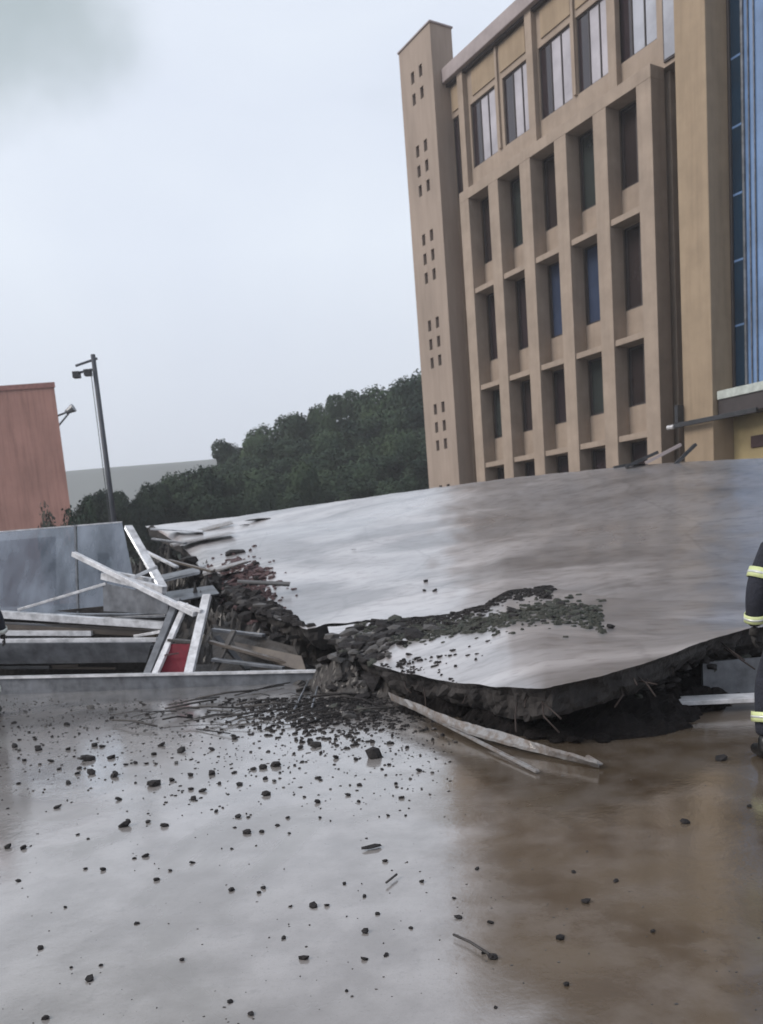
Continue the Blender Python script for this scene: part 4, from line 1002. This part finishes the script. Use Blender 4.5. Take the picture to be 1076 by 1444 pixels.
# ------------------------------------------------------------------ people
def skin_mesh(name, nodes, edges, m, parent, sub=2, root=0):
    me = bpy.data.meshes.new(name); me.from_pydata([n_[0] for n_ in nodes], edges, []); me.materials.append(m)
    o = link(bpy.data.objects.new(name, me), parent)
    sk = o.modifiers.new('skin', 'SKIN'); sk.use_smooth_shade = True
    for i, n_ in enumerate(nodes):
        d = me.skin_vertices[0].data[i]; d.radius = n_[1]; d.use_root = (i == root)
    sb = o.modifiers.new('sub', 'SUBSURF'); sb.levels = sub; sb.render_levels = sub
    return o
def person(loc, rz, label, bandm, sh_l, el_l, ha_l, el_r, ha_r, kn_l, kn_r, ft_l, ft_r, lean=0):
    """local frame: +y faces forward, x to the person's right"""
    rt = empty('person', loc, rz); tag(rt, label, 'person')
    hip = (0, -.02, .98); ch = (0, lean*.6, 1.28); nk = (0, lean, 1.50)
    nodes = [(hip, (.20, .15)), ((0, lean*.3, 1.12), (.20, .15)), (ch, (.22, .155)), ((0, lean*.9, 1.42), (.15, .11)), (nk, (.072, .072)), ((0, lean*1.1, 1.60), (.062, .065))]
    ed = [(0, 1), (1, 2), (2, 3), (3, 4), (4, 5)]
    def chain(root, pts):
        last = root
        for p, r in pts: nodes.append((p, r)); ed.append((last, len(nodes)-1)); last = len(nodes)-1
    for sx_, el, ha in ((1, el_r, ha_r), (-1, el_l, ha_l)):
        sh = (sx_*.20, lean*.85, 1.43)
        chain(3, [(sh, (.085, .085)), (tuple(Vector(sh).lerp(Vector(el), .5)), (.082, .082)), (el, (.076, .076)), (tuple(Vector(el).lerp(Vector(ha), .5)), (.07, .07)), (ha, (.046, .05))])
    for sx_, kn, ft in ((1, kn_r, ft_r), (-1, kn_l, ft_l)):
        hp = (sx_*.10, 0, .90)
        chain(0, [(hp, (.115, .115)), (tuple(Vector(hp).lerp(Vector(kn), .5)), (.10, .10)), (kn, (.082, .085)), (tuple(Vector(kn).lerp(Vector(ft), .55)), (.078, .08)), ((ft[0], ft[1], .16), (.075, .08))])
    skin_mesh('body', nodes, ed, M['navy'], rt)
    # boots
    for ft in (ft_l, ft_r):
        skin_mesh('boot', [((ft[0], ft[1], .2), (.075, .078)), ((ft[0], ft[1]-.02, .07), (.062, .065)), ((ft[0]*1.1, ft[1]+.11, .05), (.055, .048)), ((ft[0]*1.15, ft[1]+.2, .045), (.045, .038))],
                  [(0, 1), (1, 2), (2, 3)], M['boot'], rt)
    # bands round arms, shins and chest
    def ring(a, b, t, r, w=.028, nm='reflective_band', m=None):
        m = m or bandm
        a = Vector(a); b = Vector(b); d = (b-a).normalized(); p = a.lerp(b, t)
        k_ = MB().tube([p-d*w, p-d*w*.3, p+d*w*.3, p+d*w], [r, r*1.01, r*1.01, r], 20, False).build(nm, M[m], rt, True); s_ = k_.modifiers.new('solid', 'SOLIDIFY'); s_.thickness = .006
        MB().tube([p-d*.008, p+d*.008], [r*1.03, r*1.03], 20).build('silver_stripe', M['silver'], k_, True)
    for sx_, el, ha in ((1, el_r, ha_r), (-1, el_l, ha_l)):
        sh = (sx_*.20, lean*.85, 1.43); ring(sh, el, .62, .088, .034); ring(el, ha, .75, .070)
    for sx_, kn, ft in ((1, kn_r, ft_r), (-1, kn_l, ft_l)): ring(kn, (ft[0], ft[1], .16), .60, .098, .034)
    k_ = MB(); n0 = 0
    for z, s_ in ((1.19, 1), (1.25, 1.02)):
        for j in range(24):
            a = 2*pi*j/24; k_.v.append((cos(a)*.212*s_, lean*.5+sin(a)*.165*s_, z))
    k_.f = [(j, (j+1) % 24, 24+(j+1) % 24, 24+j) for j in range(24)]
    k_.build('chest_band', M[bandm], rt, True)
    # gloves with fingers
    for sx_, el, ha in ((1, el_r, ha_r), (-1, el_l, ha_l)):
        d = (Vector(ha)-Vector(el)).normalized(); side = d.cross(Vector((0, 1, 0))).normalized(); fr = side.cross(d).normalized()
        h0 = Vector(ha); palm = h0+d*.07
        nodes = [(tuple(h0), (.034, .034)), (tuple(palm), (.04, .022))]; ed = [(0, 1)]
        g = skin_mesh('hand', nodes, ed, M['glove'], rt, 2)
        for q, (off, ln) in enumerate(((-.03, .075), (-.01, .085), (.01, .08), (.03, .062))):
            p0 = palm+fr*off; p1 = p0+d*ln*.5+side*.004*sx_; p2 = p1+d*ln*.35+side*.02*-sx_; p3 = p2+d*ln*.2+side*.02*-sx_
            skin_mesh('finger', [(tuple(p0), (.011, .011)), (tuple(p1), (.01, .01)), (tuple(p2), (.009, .009)), (tuple(p3), (.008, .008))], [(0, 1), (1, 2), (2, 3)], M['glove'], g, 1)
        p0 = h0+d*.03+fr*.025; p1 = p0+fr*.03+d*.025; p2 = p1+d*.035+fr*.005
        skin_mesh('thumb', [(tuple(p0), (.013, .013)), (tuple(p1), (.011, .011)), (tuple(p2), (.009, .009))], [(0, 1), (1, 2)], M['glove'], g, 1)
    # head
    hc = Vector((0, lean*1.2+.01, 1.70))
    hd = MB().ell(hc, .077, .098, .118, 20, 14); hd.v = [(x, y, z) if z > hc.z-.03 else (x*(1-.25*(hc.z-.03-z)/.09), y, z) for x, y, z in hd.v]
    hb_ = hd.build('head', M['skin'], rt, True)
    MB().tube([hc+Vector((0, .09, .03)), hc+Vector((0, .113, -.012)), hc+Vector((0, .10, -.02))], [.008, .014, .011], 8).build('nose', M['skin'], hb_, True)
    for s_ in (-1, 1):
        MB().ell(hc+Vector((s_*.03, .086, .012)), .011, .008, .007, 10, 6).build('eye', M['eye'], hb_, True)
        MB().ell(hc+Vector((s_*.078, -.005, -.005)), .01, .018, .03, 10, 6).build('ear', M['skin'], hb_, True)
    MB().ell(hc+Vector((0, .09, -.055)), .024, .008, .006, 10, 6).build('mouth', M['red_wall'], hb_, True)
    hm = MB().ell(hc+Vector((0, -.005, .045)), .115, .135, .12, 24, 14)
    hm.v = [(x, y, max(z, hc.z+.02)) for x, y, z in hm.v]; ho = hm.build('helmet', M['helmet'], rt, True)
    br = MB().ell(hc+Vector((0, .0, .035)), .145, .175, .012, 24, 6); br.build('brim', M['helmet'], ho, True)
    return rt
f0 = G(1133, 1070)
person((f0.x, f0.y, 0), R_(-12), 'firefighter in dark navy gear with yellow-green bands, mostly beyond the right edge', 'band', None,
       (-.29, -.03, 1.18), (-.29, .04, .92), (.31, -.04, 1.19), (.33, .1, .95), (-.22, .04, .52), (.14, .02, .52), (-.235, -.02, 0), (.15, -.02, 0))
f1 = P(-14, 900, 9.6)
person((f1.x-.22, 9.6, 0), R_(20), 'person in dark clothes with a pale armband, only an arm inside the left edge', 'silver', None,
       (-.30, -.03, 1.18), (-.28, .1, .93), (.31, -.04, 1.19), (.33, .1, .95), (-.12, .03, .52), (.13, .03, .52), (-.13, 0, 0), (.14, 0, 0))

# ------------------------------------------------------------------ haze
hzm = bpy.data.materials.new('haze'); hzm.use_nodes = True; n = hzm.node_tree.nodes; n.clear()
o_ = n.new('ShaderNodeOutputMaterial'); pv = n.new('ShaderNodeVolumePrincipled'); pv.inputs['Color'].default_value = (.95, .975, 1, 1); pv.inputs['Density'].default_value = .0010
hzm.node_tree.links.new(pv.outputs[0], o_.inputs['Volume'])
hb3 = MB().box(-720, 720, -60, 620, -1, 72).build('haze', hzm); tag(hb3, 'thin grey haze in the air', 'haze', kind='stuff')
